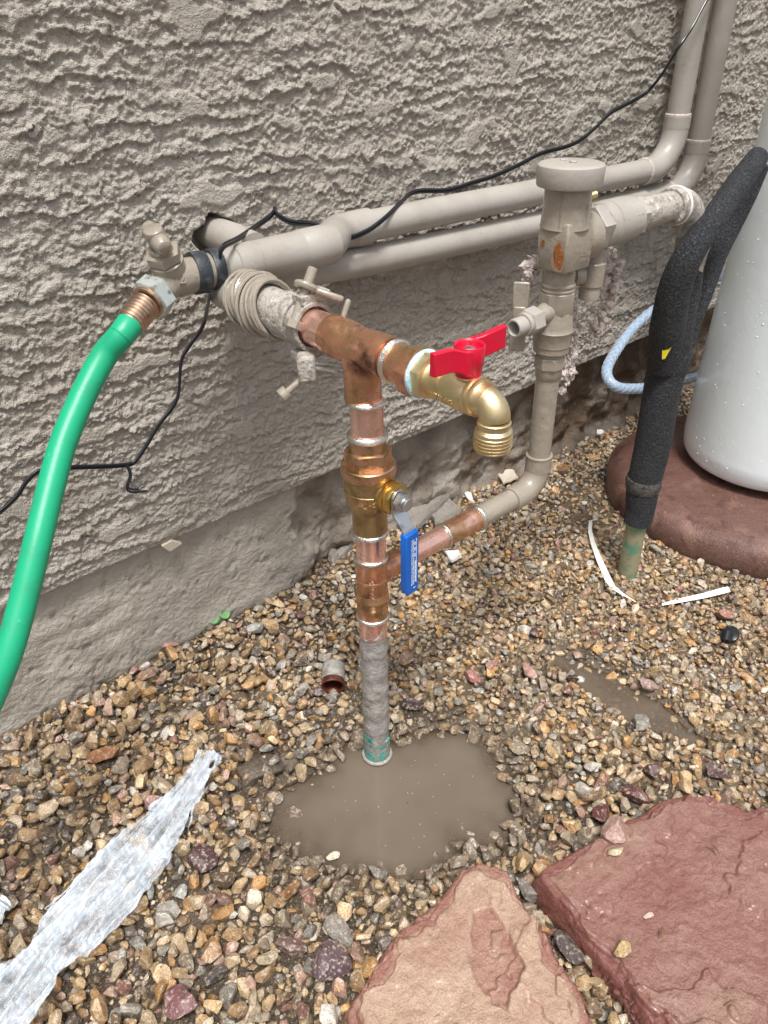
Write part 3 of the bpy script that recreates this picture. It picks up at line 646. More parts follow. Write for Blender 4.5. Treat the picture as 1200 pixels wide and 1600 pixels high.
# ---- garden hose
P0 = J + OD * 0.021
gh = thing('garden_hose', tuple(P0), 'bright green rubber garden hose hanging from the old faucet', 'hose')
HD = Vector((-0.74, -0.30, -0.60)).normalized()
mb = MB(); mb.hexnut(P0 + OD * 0.002, P0 + OD * 0.018, 0.0186, 0.35, bev=0.002); obj('coupling_nut', mb, M['zinc'], gh)
mb = MB(); mb.rod(P0 + OD * 0.017, P0 + OD * 0.0205, 0.0150, 26); obj('collar', mb, M['ferrule'], gh)
F0 = P0 + OD * 0.020
pr = [(0, 0)]
for k in range(7): pr += [(0.0008 + k * 0.0037, 0.0118), (0.0018 + k * 0.0037, 0.0128), (0.0032 + k * 0.0037, 0.0128), (0.0040 + k * 0.0037, 0.0118)]
pr += [(0.0275, 0.0118), (0.0275, 0)]
mb = MB().lathe(pr, F0, OD * 0.6 + HD * 0.4, 26); obj('ferrule', mb, M['ferrule'], gh)
H0 = F0 + (OD * 0.6 + HD * 0.4).normalized() * 0.024
mb = MB()
hp = [tuple(H0), tuple(H0 + (OD * .5 + HD * .5).normalized() * .016), (-0.1408, -0.1035, 0.4552), (-0.1690, -0.1133, 0.4310), (-0.1990, -0.1300, 0.4040), (-0.2246, -0.1503, 0.3774), (-0.2499, -0.1718, 0.3495), (-0.2760, -0.1903, 0.3171), (-0.3062, -0.2079, 0.2817), (-0.3449, -0.2136, 0.2373), (-0.3931, -0.2029, 0.1844), (-0.4523, -0.1654, 0.1338)]
mb.tube(hp, [0.0118] + [0.0108] * 11, 28, smooth=10)
obj('hose_tube', mb, M['hose'], gh)
mb = MB(); mb.torus(Vector(hp[1]), Vector(hp[2]) - Vector(hp[0]), 0.0106, 0.0008, 28, 8); obj('moulding_ring', mb, M['hose'], gh)

# ================================================================== COPPER RISER
YR = -0.278
cr = thing('copper_riser', (0, YR, 0), 'copper riser of tees and short pipes standing in the muddy puddle', 'pipe')
PR = 0.0138
def vrod(z0, z1, r, name, material, parent, **k): return obj(name, MB().rod((0, YR, z0), (0, YR, z1), r, 36, **k), material, parent)
# top tee: run along the arm, branch down
mb = MB().lathe([(0, .0150), (0, .0168), (.002, .0172), (.022, .0168), (.0235, .0160), (.050, .0160), (.0515, .0166), (.070, .0170), (.073, .0166), (.073, .0150)], (0, -0.236, ZA), (0, -1, 0), 40, close=True)
mb.lathe([(.0, .0135), (.010, .0165), (.016, .0155), (.022, .0152), (.044, .0153), (.0465, .0150), (.0465, .0130), (.0, .0130)], (0, YR + .004, ZA), (0, 0, -1), 40, close=True)
obj('top_tee', mb, M['copper_tar'], cr, sharp=50)
obj('arm_pipe', MB().rod((0, -0.190, ZA), (0, -0.245, ZA), 0.0152, 36), M['copper'], cr)
obj('arm_pipe', MB().rod((0, -0.300, ZA), (0, -0.332, ZA), 0.0146, 36), M['copper_tar'], cr)
for a_, b_, r_ in ((-.311, -.318, .0160), (-.3265, -.3300, .0158)): obj('solder_ring', MB().torus((0, (a_ + b_) / 2, ZA), (0, 1, 0), r_ - .0012, abs(a_ - b_) / 2 - .0006, 36, 10), M['solder'], cr)
mb = MB().hexnut((0, -0.331, ZA), (0, -0.3445, ZA), 0.0196, 0.3, bev=0.0016); mb.rod((0, -.328, ZA), (0, -.333, ZA), .0165, 36)
obj('hex_adapter', mb, M['copper_tar'], cr)
vrod(0.392, 0.432, PR, 'pipe', M['copper'], cr)
vrod(0.262, 0.304, PR, 'pipe', M['copper'], cr)
vrod(0.176, 0.206, PR, 'pipe', M['copper'], cr)
for z0, r_, h_ in ((0.4285, .0142, .0020), (0.3975, .0146, .0030), (0.2995, .0144, .0026), (0.2710, .0143, .0019), (0.2000, .0141, .0026)):
    pr = []
    mb = MB().torus((0, YR, z0), (0.04, 0.02, 1), r_, h_, 40, 10)
    obj('solder_ring', mb, M['solder'], cr)
mb = MB().lathe([(0, .0132), (0, .0150), (.0015, .0153), (.020, .0151), (.021, .0146), (.022, .0152), (.0255, .0152), (.0262, .0148), (.0295, .0152), (.0302, .0148), (.0335, .0152), (.0342, .0148), (.038, .0152), (.0385, .0149), (.0392, .0153), (.0445, .0152), (.0455, .0160), (.0470, .0160), (.048, .0152), (.067, .0151), (.0695, .0153), (.0705, .0148), (.0705, .0132)], (0, YR, 0.2705), (0, 0, -1), 40, close=True)
mb.lathe([(0, 0), (0, .0135), (.014, .0135), (.018, .0126), (.034, .0124), (.0350, .0116), (.035, 0)], (0, YR, 0.250), (1, 0, 0), 32)
obj('lower_tee', mb, M['copper_tar'], cr, sharp=40)
obj('branch_pipe', MB().rod((.03, YR, .250), (.100, YR, .250), .0112, 30), M['copper'], cr)
mb = MB().lathe([(0, 0), (0, .0118), (.001, .0128), (.002, .0124), (.046, .0124), (.048, .0128), (.049, .0118), (.049, 0)], (.094, YR, .250), (1, 0, 0), 32)
obj('branch_coupling', mb, M['copper_tar'], cr)
obj('solder_ring', MB().torus((.0945, YR, .250), (1, 0, 0), .0118, .0017, 30, 10), M['solder'], cr)
obj('solder_ring', MB().torus((.1425, YR, .250), (1, 0.1, 0), .0116, .0030, 30, 10), M['solder'], cr)
# old mud-coated pipe below
pts = [(0, YR, z) for z in np.linspace(-0.05, 0.1815, 40)]
mb = MB().tube(pts, [0.01385 + 0.0006 * math.sin(i * 1.3) + 0.0004 * math.sin(i * 2.9) for i in range(40)], 36)
mb.v = [((x) * (1 + 0.02 * math.sin(14 * math.atan2(y - YR, x) + z * 90)), YR + (y - YR) * (1 + 0.03 * math.sin(5 * math.atan2(y - YR, x) + z * 60)), z + (0.004 * math.sin(3 * math.atan2(y - YR, x)) + 0.003 * math.sin(7 * math.atan2(y - YR, x)) if z > 0.18 else 0)) for x, y, z in mb.v]
obj('old_pipe', mb, M['crust'], cr)
mb = MB().tube([(0, YR, z) for z in np.linspace(-0.04, 0.032, 12)], [0.0143 + 0.0007 * math.sin(i * 2.1) for i in range(12)], 36)
mb.v = [(x, y, z + (0.010 * math.sin(math.atan2(y - YR, x) - 0.6) + 0.005 * math.sin(4 * math.atan2(y - YR, x)) if z > 0.031 else 0)) for x, y, z in mb.v]
obj('verdigris_crust', mb, M['teal'], cr)
mb = MB().torus((0, YR, -0.005), (0, 0, 1), 0.0150, 0.0022, 36, 8); obj('scale_ring', mb, M['crust'], cr)

# ---- ball valve
bv = thing('ball_valve', (0, YR, 0.297), 'bronze inline ball valve with a blue lever handle pointing down', 'valve')
mb = MB().lathe([(0, .0130), (0, .0158), (.0125, .0160), (.0145, .0165), (.0145, .0130)], (0, YR, .3965), (0, 0, -1), 40, close=True); obj('socket', mb, M['bronze_pink'], bv)
mb = MB().hexnut((0, YR, .3860), (0, YR, .3715), .0205, 0.55, bev=.0007); obj('hex_collar', mb, M['bronze_pink'], bv)
mb = MB().lathe([(0, .013), (0, .0228), (.0012, .0238), (.0085, .0241), (.010, .0236), (.0105, .0232), (.0105, .013)], (0, YR, .3722), (0, 0, -1), 44, close=True); obj('flange', mb, M['bronze_pink'], bv)
mb = MB().lathe([(0, .013), (0, .0226), (.012, .0224), (.0125, .0213), (.0140, .0213), (.0145, .0221), (.0285, .0208), (.0290, .0196), (.0305, .0196), (.031, .0188), (.036, .0170), (.038, .0160), (.0590, .0158), (.060, .0152), (.060, .013)], (0, YR, .3622), (0, 0, -1), 44, close=True)
obj('valve_body', mb, M['bronze'], bv)
SV = Vector((0.12, -0.993, 0)).normalized(); SW = Vector((SV.y, -SV.x, 0)); SW = -SW if SW.x < 0 else SW
SO = Vector((0, YR, .3475))
mb = MB().lathe([(.010, 0), (.010, .0140), (.0235, .0125), (.0235, 0)], SO, SV, 30); obj('stem_boss', mb, M['bronze'], bv)
mb = MB().lathe([(.0225, 0), (.0225, .0135), (.0245, .0146), (.0275, .0146), (.0278, .0132), (.0284, .0132), (.0288, .0140), (.0315, .0140), (.0322, .0120), (.0322, 0)], SO, SV, 34); obj('packing_gland', mb, M['brass_gold'], bv)
mb = MB().hexnut(SO + SV * .0355, SO + SV * .0420, .0092, .25, bev=.0008); mb.rod(SO + SV * .041, SO + SV * .0460, .0060, 20); mb.rod(SO + SV * .030, SO + SV * .036, .005, 14)
obj('handle_nut', mb, M['steel'], bv)
# lever: a bent steel strip; (down, out) pairs
def strip(pairs, w, th, mb=None):
    mb = mb or MB(); n = len(pairs); P = [SO + SV * o_ + Vector((0, 0, -d_)) for d_, o_ in pairs]
    vs = []; fs = []
    for i in range(n):
        t_ = (P[min(i + 1, n - 1)] - P[max(i - 1, 0)]).normalized(); nn = SW.cross(t_).normalized()
        ww = w[i] if isinstance(w, (list, tuple)) else w
        for a_, b_ in ((-1, -1), (1, -1), (1, 1), (-1, 1)): vs.append(P[i] + SW * (a_ * ww / 2) + nn * (b_ * th / 2))
    for i in range(n - 1):
        for k in range(4): fs.append((i * 4 + k, i * 4 + (k + 1) % 4, (i + 1) * 4 + (k + 1) % 4, (i + 1) * 4 + k))
    fs += [(3, 2, 1, 0), tuple((n - 1) * 4 + k for k in range(4))]
    return mb.add(vs, fs)
mb = strip([(-.0100, .0340), (-.0080, .0340), (-.004, .0340), (.0, .0340), (.009, .0342), (.0125, .0352), (.016, .0385), (.025, .0450), (.028, .0465), (.033, .0470)], [.007, .012, .0155, .0165, .0160, .0155, .0145, .0135, .0135, .0135], .0026)
lv = obj('lever_handle', mb, M['steel'], bv, bevel=.0005)
mb = strip([(.0265, .0468), (.028, .0468), (.052, .0470), (.086, .0470), (.0905, .0470), (.0925, .0470)], [.0150, .0166, .0166, .0166, .0150, .0116], .0080)
gp = obj('handle_grip', mb, M['blue'], lv, bevel=.0022)
# illegible white print on the grip: two round marks and small rows of type
mb = MB(); front = .0470 + .0041
def mark(d, s, hd_, hw): mb.box(SO + SV * front + SW * s + Vector((0, 0, -d)), (hw, .0002, hd_), (SW, SV, Vector((0, 0, 1))))
rr = random.Random(5)
for s in (-.0014, .0006, .0044):
    d = .034
    while d < .082:
        l_ = rr.uniform(.0006, .0018); mark(d, s + rr.uniform(-.0002, .0002), l_, rr.uniform(.0007, .0012)); d += l_ + rr.uniform(.0003, .0007)
for s in (.0030,):
    d = .058
    while d < .080:
        l_ = rr.uniform(.0008, .0016); mark(d, s, l_, .0016); d += l_ + .0004
for d, s in ((.038, .0026), (.044, .0026), (.0505, .0028)):
    mb.lathe([(-.0001, .0008), (.0001, .0008), (.0001, .0015), (-.0001, .0015)], SO + SV * front + SW * s + Vector((0, 0, -d)), SV, 18, close=True)
mark(.0865, .002, .0006, .0030)
obj('printed_marks', mb, M['white_print'], lv)
# cast marks on the body
mb = MB()
def cast(th, z, s_, ring=False, r_=.0212):
    dd = Vector((math.cos(th), math.sin(th), 0)); ww = Vector((-dd.y, dd.x, 0)); p_ = Vector((0, YR, z)) + dd * r_
    if ring: mb.torus(p_, dd, s_, .0005, 20, 6)
    else: mb.box(p_, (s_, .0012, .0010), (ww, dd, Vector((0, 0, 1))))
cast(math.radians(-96), .3405, .0034, True, .0214); cast(math.radians(-96), .3405, .0028)
for a_, z_, s_ in ((-118, .342, .003), (-118, .3385, .003), (-128, .3405, .0012), (-150, .340, .004), (-140, .337, .003), (-150, .356, .002), (-147, .354, .0025)): cast(math.radians(a_), z_, s_, r_=.0218)
obj('cast_marks', mb, M['bronze'], bv)

# ---- new brass faucet
bf = thing('brass_faucet', (0, -0.345, ZA), 'shiny brass hose faucet with a red tee handle on the copper arm', 'faucet')
mb = MB().lathe([(0, .010), (0, .0176), (.0012, .0184), (.0030, .0182), (.0040, .0172), (.0040, .010)], (0, -.3440, ZA), (0, -1, 0), 34, close=True); obj('thread_tape', mb, M['tape_blue'], bf)
mb = MB().hexnut((0, -.3470, ZA), (0, -.3560, ZA), .0178, 0.1, bev=.0014); obj('hex_flange', mb, M['brass'], bf)
mb = MB().lathe([(0, 0), (0, .0130), (.003, .0116), (.014, .0112), (.016, .0124), (.018, .0136), (.030, .0140), (.036, .0136), (.0395, .0128), (.0400, .0138), (.0425, .0140), (.0430, .0128), (.0445, .0128), (.0450, .0136), (.0470, .0136), (.0475, .0120), (.0500, .0112), (.054, .0108), (.054, 0)], (0, -.3550, ZA), (0, -1, 0), 36)
obj('faucet_body', mb, M['brass'], bf)
mb = MB(); e = mb.elbow((0, -.4045, ZA), (0, -1, 0), (0, 0, -1), .0105, .0108, seg=28, n=12)
obj('spout_elbow', mb, M['brass'], bf)
ze = ZA - .0105
pr = [(0, 0), (0, .0107), (.0015, .0107), (.002, .0116), (.0040, .0116), (.0045, .0106), (.0065, .0108), (.0085, .0128), (.0110, .0130)]
z_ = .0110
for k in range(4): pr += [(z_ + .0004, .0134), (z_ + .0012, .0134), (z_ + .0018, .0121), (z_ + .0024, .0121)]; z_ += .0026
pr += [(z_ + .0003, .0128), (z_ + .0012, .0128), (z_ + .0014, .0100), (z_ - .006, .0096), (z_ - .006, 0)]
mb = MB().lathe(pr, (0, -.4150, ze), (0, 0, -1), 36); obj('threaded_spout', mb, M['brass'], bf)
mb = MB().lathe([(0, 0), (0, .0090), (.0026, .0086), (.003, .0062), (.008, .0060), (.008, 0)], (0, -.3890, ZA + .0122), (0, 0, 1), 24); obj('stem_collar', mb, M['brass'], bf)
hz = ZA + .0125
mb = MB().lathe([(0, 0), (0, .0083), (.0007, .0089), (.007, .0092), (.0085, .0100), (.0215, .0108), (.0225, .0102), (.0215, .0090), (.0185, .0082), (.0180, 0)], (0, -.3890, hz), (0, 0, 1), 36)
hb = obj('red_handle', mb, M['red'], bf)
def wing(s):
    m_ = MB(); c0 = Vector((0, -.3890, 0)); P = [(.0060, -.0070), (.0110, -.0074), (.0150, -.0040), (.0200, -.0022), (.0365, -.0022)] if s < 0 else [(.0060, .0070), (.0110, .0074), (.0150, .0040), (.0200, .0022), (.0365, .0022)]
    zt = [(.0040, .0215), (.0050, .0220), (.0075, .0235), (.0090, .0250), (.0100, .0262)]
    vs = []; fs = []; n = len(P)
    for (px, py), (za, zb) in zip(P, zt):
        px *= s
        for dy, z in ((-.0026, za), (.0026, za), (.0026, zb), (-.0026, zb)): vs.append((px, -.3890 + py + dy, hz + z))
    for i in range(n - 1):
        for k in range(4): fs.append((i * 4 + k, i * 4 + (k + 1) % 4, (i + 1) * 4 + (k + 1) % 4, (i + 1) * 4 + k))
    fs += [(3, 2, 1, 0), tuple((n - 1) * 4 + k for k in range(4))]
    return m_.add(vs, fs)
for s in (-1, 1): obj('handle_wing', wing(s), M['red'], hb, bevel=.0009)
mb = MB().lathe([(0, 0), (0, .0048), (.0012, .0044), (.0020, .0030), (.0016, 0)], (0, -.3890, hz + .0180), (0, 0, 1), 20); obj('handle_screw', mb, M['steel'], hb)
mb = MB()
for k, (y_, s_) in enumerate(((-.3715, .0030), (-.3750, .0022), (-.3775, .0026), (-.3815, .0018), (-.3845, .0028), (-.3870, .0016))):
    for dz in ((-.0012, .0012) if k % 2 else (0,)):
        a_ = math.radians(196); dd = Vector((math.cos(a_), 0, math.sin(a_))); uu = Vector((-dd.z, 0, dd.x))
        mb.box(Vector((0, y_, ZA)) + dd * .0139 + uu * dz, (.0012 if k % 2 else s_, .0014, .0009 if k % 2 else s_), (Vector((0, 1, 0)), dd, uu))
obj('cast_marks', mb, M['brass'], bf, bevel=.0003)

# ================================================================== BACKFLOW PREVENTER
XB = 0.238
sp = thing('supply_pipe', (XB, YR, 0.25), 'taupe painted pipe bending up from the copper branch to the backflow valve', 'pipe')
mb = MB().tube([(.140, YR, .250), (.165, YR, .250), (.222, YR, .250)], .0115, 28); obj('horizontal_pipe', mb, M['paint'], sp)
mb = MB(); mb.elbow((.212, YR, .250), (1, 0, 0), (0, 0, 1), .026, .0134, seg=28, n=12); mb.rod((XB, YR, .272), (XB, YR, .290), .0140, 30); mb.rod((.196, YR, .250), (.214, YR, .250), .0136, 30); obj('elbow', mb, M['paint'], sp)
obj('vertical_pipe', MB().rod((XB, YR, .285), (XB, YR, .392), .0120, 30), M['paint'], sp)
obj('glue_bead', MB().torus((XB, YR, .290), (0, 0, 1), .0131, .0016, 30, 8), M['paint'], sp)

bp = thing('backflow_preventer', (XB, YR, .385), 'taupe painted backflow valve with a round cap and rust stain', 'valve')
def vl(prof, name, seg=36, material='paint', phase=0.0, parent=None, sharp=35):
    return obj(name, MB().lathe([(0, 0)] + [(z - prof[0][0], r) for z, r in prof] + [(prof[-1][0] - prof[0][0], 0)], (XB, YR, prof[0][0]), (0, 0, 1), seg, phase=phase), M[material], parent or bp, sharp=sharp)
vl([(.381, .0128), (.382, .0134), (.3915, .0134), (.3920, .0126)], 'reducer')
vl([(.3915, .0150), (.3925, .0158), (.4030, .0158), (.4040, .0150)], 'hex_end', 8, phase=.2)
vl([(.4035, .0135), (.409, .0135)], 'neck')
vl([(.4085, .0168), (.4095, .0178), (.4155, .0180), (.4160, .0188), (.4300, .0194), (.4308, .0200), (.4318, .0192), (.436, .0188), (.4440, .0176), (.4500, .0166), (.4560, .0160)], 'shutoff_body', 40)
vl([(.4480, .0172), (.4500, .0180), (.4680, .0176), (.4690, .0166)], 'octagon_end', 8, phase=.25)
vl([(.4685, .0150), (.4700, .0166), (.4715, .0166), (.4722, .0156), (.4735, .0156), (.4745, .0166), (.4760, .0166), (.4770, .0152), (.4945, .0154)], 'nipple', 36)
# square lower bonnet with a round outlet boss toward +x
mb = MB(); zc0, zc1 = .4905, .5285; hs = .0205
oct_ = [(-hs, -hs), (hs * .85, -hs), (hs, -hs * .85), (hs, hs), (-hs * .5, hs), (-hs, hs * .5)]
n = len(oct_); vs = []; fs = []
for z, k in ((zc0, .90), (zc0 + .003, 1.0), (zc1 - .006, 1.0), (zc1, .93), (zc1 + .006, .86)):
    for x, y in oct_: vs.append((XB + x * k, YR + y * k, z))
for i in range(4):
    for k in range(n): fs.append((i * n + k, i * n + (k + 1) % n, (i + 1) * n + (k + 1) % n, (i + 1) * n + k))
fs += [tuple(range(n - 1, -1, -1)), tuple(4 * n + k for k in range(n))]
mb.add(vs, fs)
sq = obj('square_body', mb, M['paint'], bp, bevel=.0022)
mb = MB().lathe([(0, 0), (0, .0195), (.016, .0205), (.024, .0225), (.0275, .0228), (.0290, .0215), (.0295, .0185), (.0325, .0185), (.0325, 0)], (XB + .006, YR, .5145), (1, 0, 0), 36); obj('outlet_boss', mb, M['paint'], bp)
# rust stain: a thin scale of corrosion on the left face, with a second dot
mb = MB(); n = 22
for (cy, cz, ry, rz, sd) in ((YR - .0122, .5055, .0072, .0140, 3),):
    mb.v.append((XB - hs - .0005, cy, cz))
    for k in range(n):
        a_ = 2 * math.pi * k / n; q_ = 1 + .10 * math.sin(3 * a_ + sd)
        mb.v.append((XB - hs - .00025, cy + ry * q_ * math.cos(a_), cz + rz * q_ * math.sin(a_)))
    for k in range(n): mb.f.append((0, 1 + k, 1 + (k + 1) % n))
obj('rust_bleed', mb, M['rust_pale'], bp); mb = MB()
for (cy, cz, ry, rz, sd) in ((YR - .0125, .5065, .0050, .0125, 1), (YR + .0065, .5145, .0020, .0035, 2)):
    b0 = len(mb.v); mb.v.append((XB - hs - .0007, cy, cz))
    for k in range(n):
        a_ = 2 * math.pi * k / n; q_ = 1 + .16 * math.sin(2 * a_ + sd) + .08 * math.sin(5 * a_)
        mb.v.append((XB - hs - .0004, cy + ry * q_ * math.cos(a_), cz + rz * q_ * math.sin(a_)))
    for k in range(n): mb.f.append((b0, b0 + 1 + k, b0 + 1 + (k + 1) % n))
obj('rust_stain', mb, M['rust'], bp)
vl([(.5275, .0226), (.530, .0220), (.540, .0213), (.5640, .0210)], 'bonnet')
mb = MB()
for k in range(5):
    a_ = math.radians(185 + 9 * k)
    dd = Vector((math.cos(a_), math.sin(a_), 0)); mb.box(Vector((XB, YR, .546)) + dd * .0210, (.0011, .0016, .032), (Vector((-dd.y, dd.x, 0)), dd, Vector((0, 0, 1))))
obj('bonnet_rib', MB().box((XB + math.cos(math.radians(205)) * .0212, YR + math.sin(math.radians(205)) * .0212, .546), (.0018, .0010, .034)), M['paint'], bp)
# raised rows of small foundry lettering (unreadable in the photograph)
def letters(centre, nrm, up_, rows, wid, ht, seed):
    m_ = MB(); q = random.Random(seed); nrm = Vector(nrm).normalized(); up_ = Vector(up_).normalized(); sd = up_.cross(nrm)
    for i in range(rows):
        x_ = -wid / 2
        while x_ < wid / 2:
            w_ = ht * q.uniform(.45, .75); c_ = Vector(centre) + up_ * (rows / 2 - i - .5) * ht * 1.5 + sd * (x_ + w_ / 2)
            th = ht * .2
            m_.box(c_ - sd * w_ * .4, (th, .0008, ht), (sd, nrm, up_))
            if q.random() < .7: m_.box(c_ + up_ * ht * .4, (w_, .0008, th), (sd, nrm, up_))
            if q.random() < .6: m_.box(c_, (w_ * .8, .0009, th), (sd, nrm, up_))
            if q.random() < .6: m_.box(c_ + sd * w_ * .4, (th, .0007, ht * .9), (sd, nrm, up_))
            x_ += w_ + ht * .28
    return m_
a_ = math.radians(-72); dd = Vector((math.cos(a_), math.sin(a_), 0))
mb = letters(Vector((XB, YR, .541)) + dd * .0206, dd, (0, 0, 1), 3, .012, .0036, 3)
obj('raised_lettering', mb, M['paint'], bp)['kind'] = 'stuff'; mb = MB(); b2 = letters((XB + .008, YR - hs - .0001, .5025), (0, -1, 0), (0.1, 0, 1), 2, .015, .0034, 8); mb.add(b2.v, b2.f)
obj('raised_lettering', mb, M['paint'], bp)['kind'] = 'stuff'; mb = MB(); b2 = letters((XB + .310 - .238 + .02, YR - .0190, .528), (0, -.72, .7), (0, .7, .72), 1, .012, .004, 4); mb.add(b2.v, b2.f)
obj('raised_lettering', mb, M['paint_pale'], bp)['kind'] = 'stuff'
cap = obj('round_cap', MB().lathe([(0, 0), (0, .0262), (.0004, .0284), (.0014, .0290), (.0150, .0297), (.0175, .0292), (.0188, .0274), (.0192, .0250), (.0192, 0)], (XB, YR, .5620), (0, 0, 1), 48), M['paint_pale'], bp)
mb = MB().rod((XB, YR - .002, .5808), (XB, YR - .002, .5828), .0036, 16, bev=.0006); mb.rod((XB + .004, YR + .012, .5808), (XB + .004, YR + .012, .5822), .0034, 6, bev=.0005); obj('cap_screw', mb, M['paint_pale'], cap)
# test cock with open nozzle toward -x
zt = .4475
mb = MB().lathe([(0, 0), (0, .0105), (.008, .0102), (.016, .0085), (.024, .0080), (.024, 0)], (XB - .006, YR, zt + .004), (-1, 0, -.12), 24); obj('test_cock_neck', mb, M['paint'], bp)
mb = MB().hexnut((XB - .027, YR, zt), (XB - .043, YR, zt - .001), .0130, .3, bev=.0018); mb.rod((XB - .042, YR, zt - .001), (XB - .047, YR, zt - .0012), .0108, 24); obj('test_cock', mb, M['paint_pale'], bp)
mb = MB().lathe([(.0, .0060), (.0, .0086), (.0125, .0088), (.0140, .0082), (.0142, .0070), (.0120, .0062), (.0, .0060)], (XB - .046, YR, zt - .0012), (-1, 0, -.03), 26); mb.lathe([(.002, 0), (.002, .0064), (.0022, .0064), (.0022, 0)], (XB - .046, YR, zt - .0012), (-1, 0, -.03), 26)
obj('nozzle', mb, M['paint_pale'], bp)
# butterfly handle of the shutoff behind the test cock
bh = Vector((XB - .034, YR + .016, zt - .001)); bn = Vector((-.80, -.60, 0)).normalized(); bw = Vector((.60, -.80, 0))
mb = MB().rod(Vector((XB, YR, zt)) , bh, .007, 18); obj('shutoff_stem', mb, M['paint'], bp)
mb = MB()
for s in (-1, 1): mb.box(bh + Vector((0, 0, s * .021)), (.0155, .0036, .026), (bw, bn, Vector((0, 0, 1))))
mb.box(bh, (.012, .0060, .022), (bw, bn, Vector((0, 0, 1))))
obj('butterfly_handle', mb, M['paint'], bp, bevel=.0016)
# outlet shutoff along +x
ZO = .5195
def hl(prof, name, seg=36, material='paint', phase=0.0):
    return obj(name, MB().lathe([(0, 0)] + [(x - prof[0][0], r) for x, r in prof] + [(prof[-1][0] - prof[0][0], 0)], (prof[0][0], YR, ZO), (1, 0, -.006), seg, phase=phase), M[material], bp)
hl([(.2735, .0150), (.2745, .0205), (.2765, .0220), (.2885, .0220), (.2900, .0208)], 'union_hex', 6, 'paint_pale', .28)
hl([(.2885, .0195), (.2900, .0212), (.2990, .0216), (.3000, .0204), (.3010, .0204), (.3020, .0218), (.3300, .0214), (.3400, .0205), (.3410, .0190)], 'outlet_valve', 36, 'paint_pale')
hl([(.3400, .0178), (.3415, .0194), (.3500, .0194), (.3520, .0176)], 'outlet_hex', 6, 'paint_pale', .2)
hl([(.3510, .0150), (.3530, .0160), (.3680, .0164), (.3690, .0154), (.416, .0150)], 'rough_nipple', 30, 'paint_rough')
mb = MB(); mb.lathe([(0, 0), (0, .0178), (.001, .0190), (.013, .0192), (.014, .0182), (.014, 0)], (.413, YR, ZO - .0008), (1, 0, 0), 32); mb.elbow((.424, YR, ZO - .001), (1, 0, 0), (.1, 0, -1), .036, .0178, seg=28, n=12); obj('outlet_elbow', mb, M['paint_rough'], bp)
mb = MB().torus((.424, YR, ZO - .001), (1, 0, 0), .0180, .0022, 30, 8); obj('white_seal', mb, M['strip'], bp)
mb = MB(); pr = [(0, 0)]
for k in range(8): pr += [(k * .0016 + .0001, .0030), (k * .0016 + .0009, .0036)]
pr += [(.0130, .0028), (.013, 0)]
mb.lathe(pr, (XB + .046, YR + .012, .5445), (1, 0, .04), 14); mb.rod((XB + .037, YR + .010, .5415), (XB + .042, YR + .011, .5418), .003, 12); obj('bleed_screw', mb, M['bronze'], bp)
# hanging second test cock under the outlet
XD = .2905
mb = MB().lathe([(0, 0), (0, .0098), (.022, .0100), (.0225, 0)], (XD, YR, .508), (0, 0, -1), 24); obj('drain_neck', mb, M['paint'], bp)
mb = MB().lathe([(0, 0), (0, .0118), (.001, .0126), (.0225, .0122), (.0235, .0114), (.0245, .0105), (.0250, .0108), (.036, .0104), (.0365, .0096), (.0365, 0)], (XD, YR, .4860), (0, 0, -1), 28); obj('drain_cock', mb, M['paint'], bp)
mb = MB().rod((XD - .010, YR + .004, .474), (XD - .020, YR + .008, .474), .0095, 22); obj('drain_button', mb, M['paint'], bp)
# crusted plaster sticking to the back of the pipe and beside the drain cock
def crust(path, rad, seed):
    q = random.Random(seed); m_ = MB()
    for i in range(len(path) - 1):
        a_, b_ = Vector(path[i]), Vector(path[i + 1]); n_ = max(4, int((b_ - a_).length / .0010))
        for k in range(n_):
            c_ = a_.lerp(b_, k / n_) + Vector((q.uniform(-1, 1), q.uniform(-1, 1), q.uniform(-1, 1))) * rad * 1.15
            r_ = rad * q.uniform(.35, .95)
            bm = bmesh.new(); bmesh.ops.create_icosphere(bm, subdivisions=2, radius=r_)
            sx, sy, sz = q.uniform(.7, 1.3), q.uniform(.7, 1.3), q.uniform(.8, 1.6)
            for _ in range(7):
                nn = Vector((q.gauss(0, 1), q.gauss(0, 1), q.gauss(0, 1))).normalized(); dd_ = r_ * q.uniform(.35, .8)
                for v in bm.verts:
                    ov = v.co.dot(nn) - dd_
                    if ov > 0: v.co -= nn * ov
            for v in bm.verts: v.co = Vector((v.co.x * sx, v.co.y * sy, v.co.z * sz)) * (1 + .25 * math.sin(v.co.x * 1500 + v.co.z * 1100 + seed))
            m_.add([v.co + c_ for v in bm.verts], [[v.index for v in f.verts] for f in bm.faces]); bm.free()
    return m_
for i, (path, rad) in enumerate((
        (((0.2285, -0.2500, 0.4944), (0.2286, -0.2500, 0.4731)), .0055),
        (((0.3024, -0.2500, 0.4825), (0.3288, -0.2500, 0.4737)), .0060),
        (((0.3556, -0.2500, 0.4773), (0.3696, -0.2500, 0.4579), (0.3711, -0.2500, 0.4424), (0.3646, -0.2500, 0.4311)), .0062),
        (((0.3723, -0.2500, 0.4330), (0.3645, -0.2500, 0.4169), (0.3603, -0.2500, 0.3997)), .0060),
        (((0.3435, -0.2500, 0.4074), (0.3531, -0.2500, 0.3905), (0.3516, -0.2500, 0.3759)), .0042),
        (((0.2935, -0.2620, 0.4327), (0.2939, -0.2620, 0.4086), (0.2928, -0.2620, 0.3805), (0.2914, -0.2620, 0.3588)), .0060),
        (((0.2957, -0.2620, 0.3883), (0.2938, -0.2620, 0.3692), (0.2867, -0.2620, 0.3483)), .0052))):
    tag(obj('plaster_crust', crust(path, rad, 40 + i), M['plaster'], bp, sharp=25), None, kind='stuff')

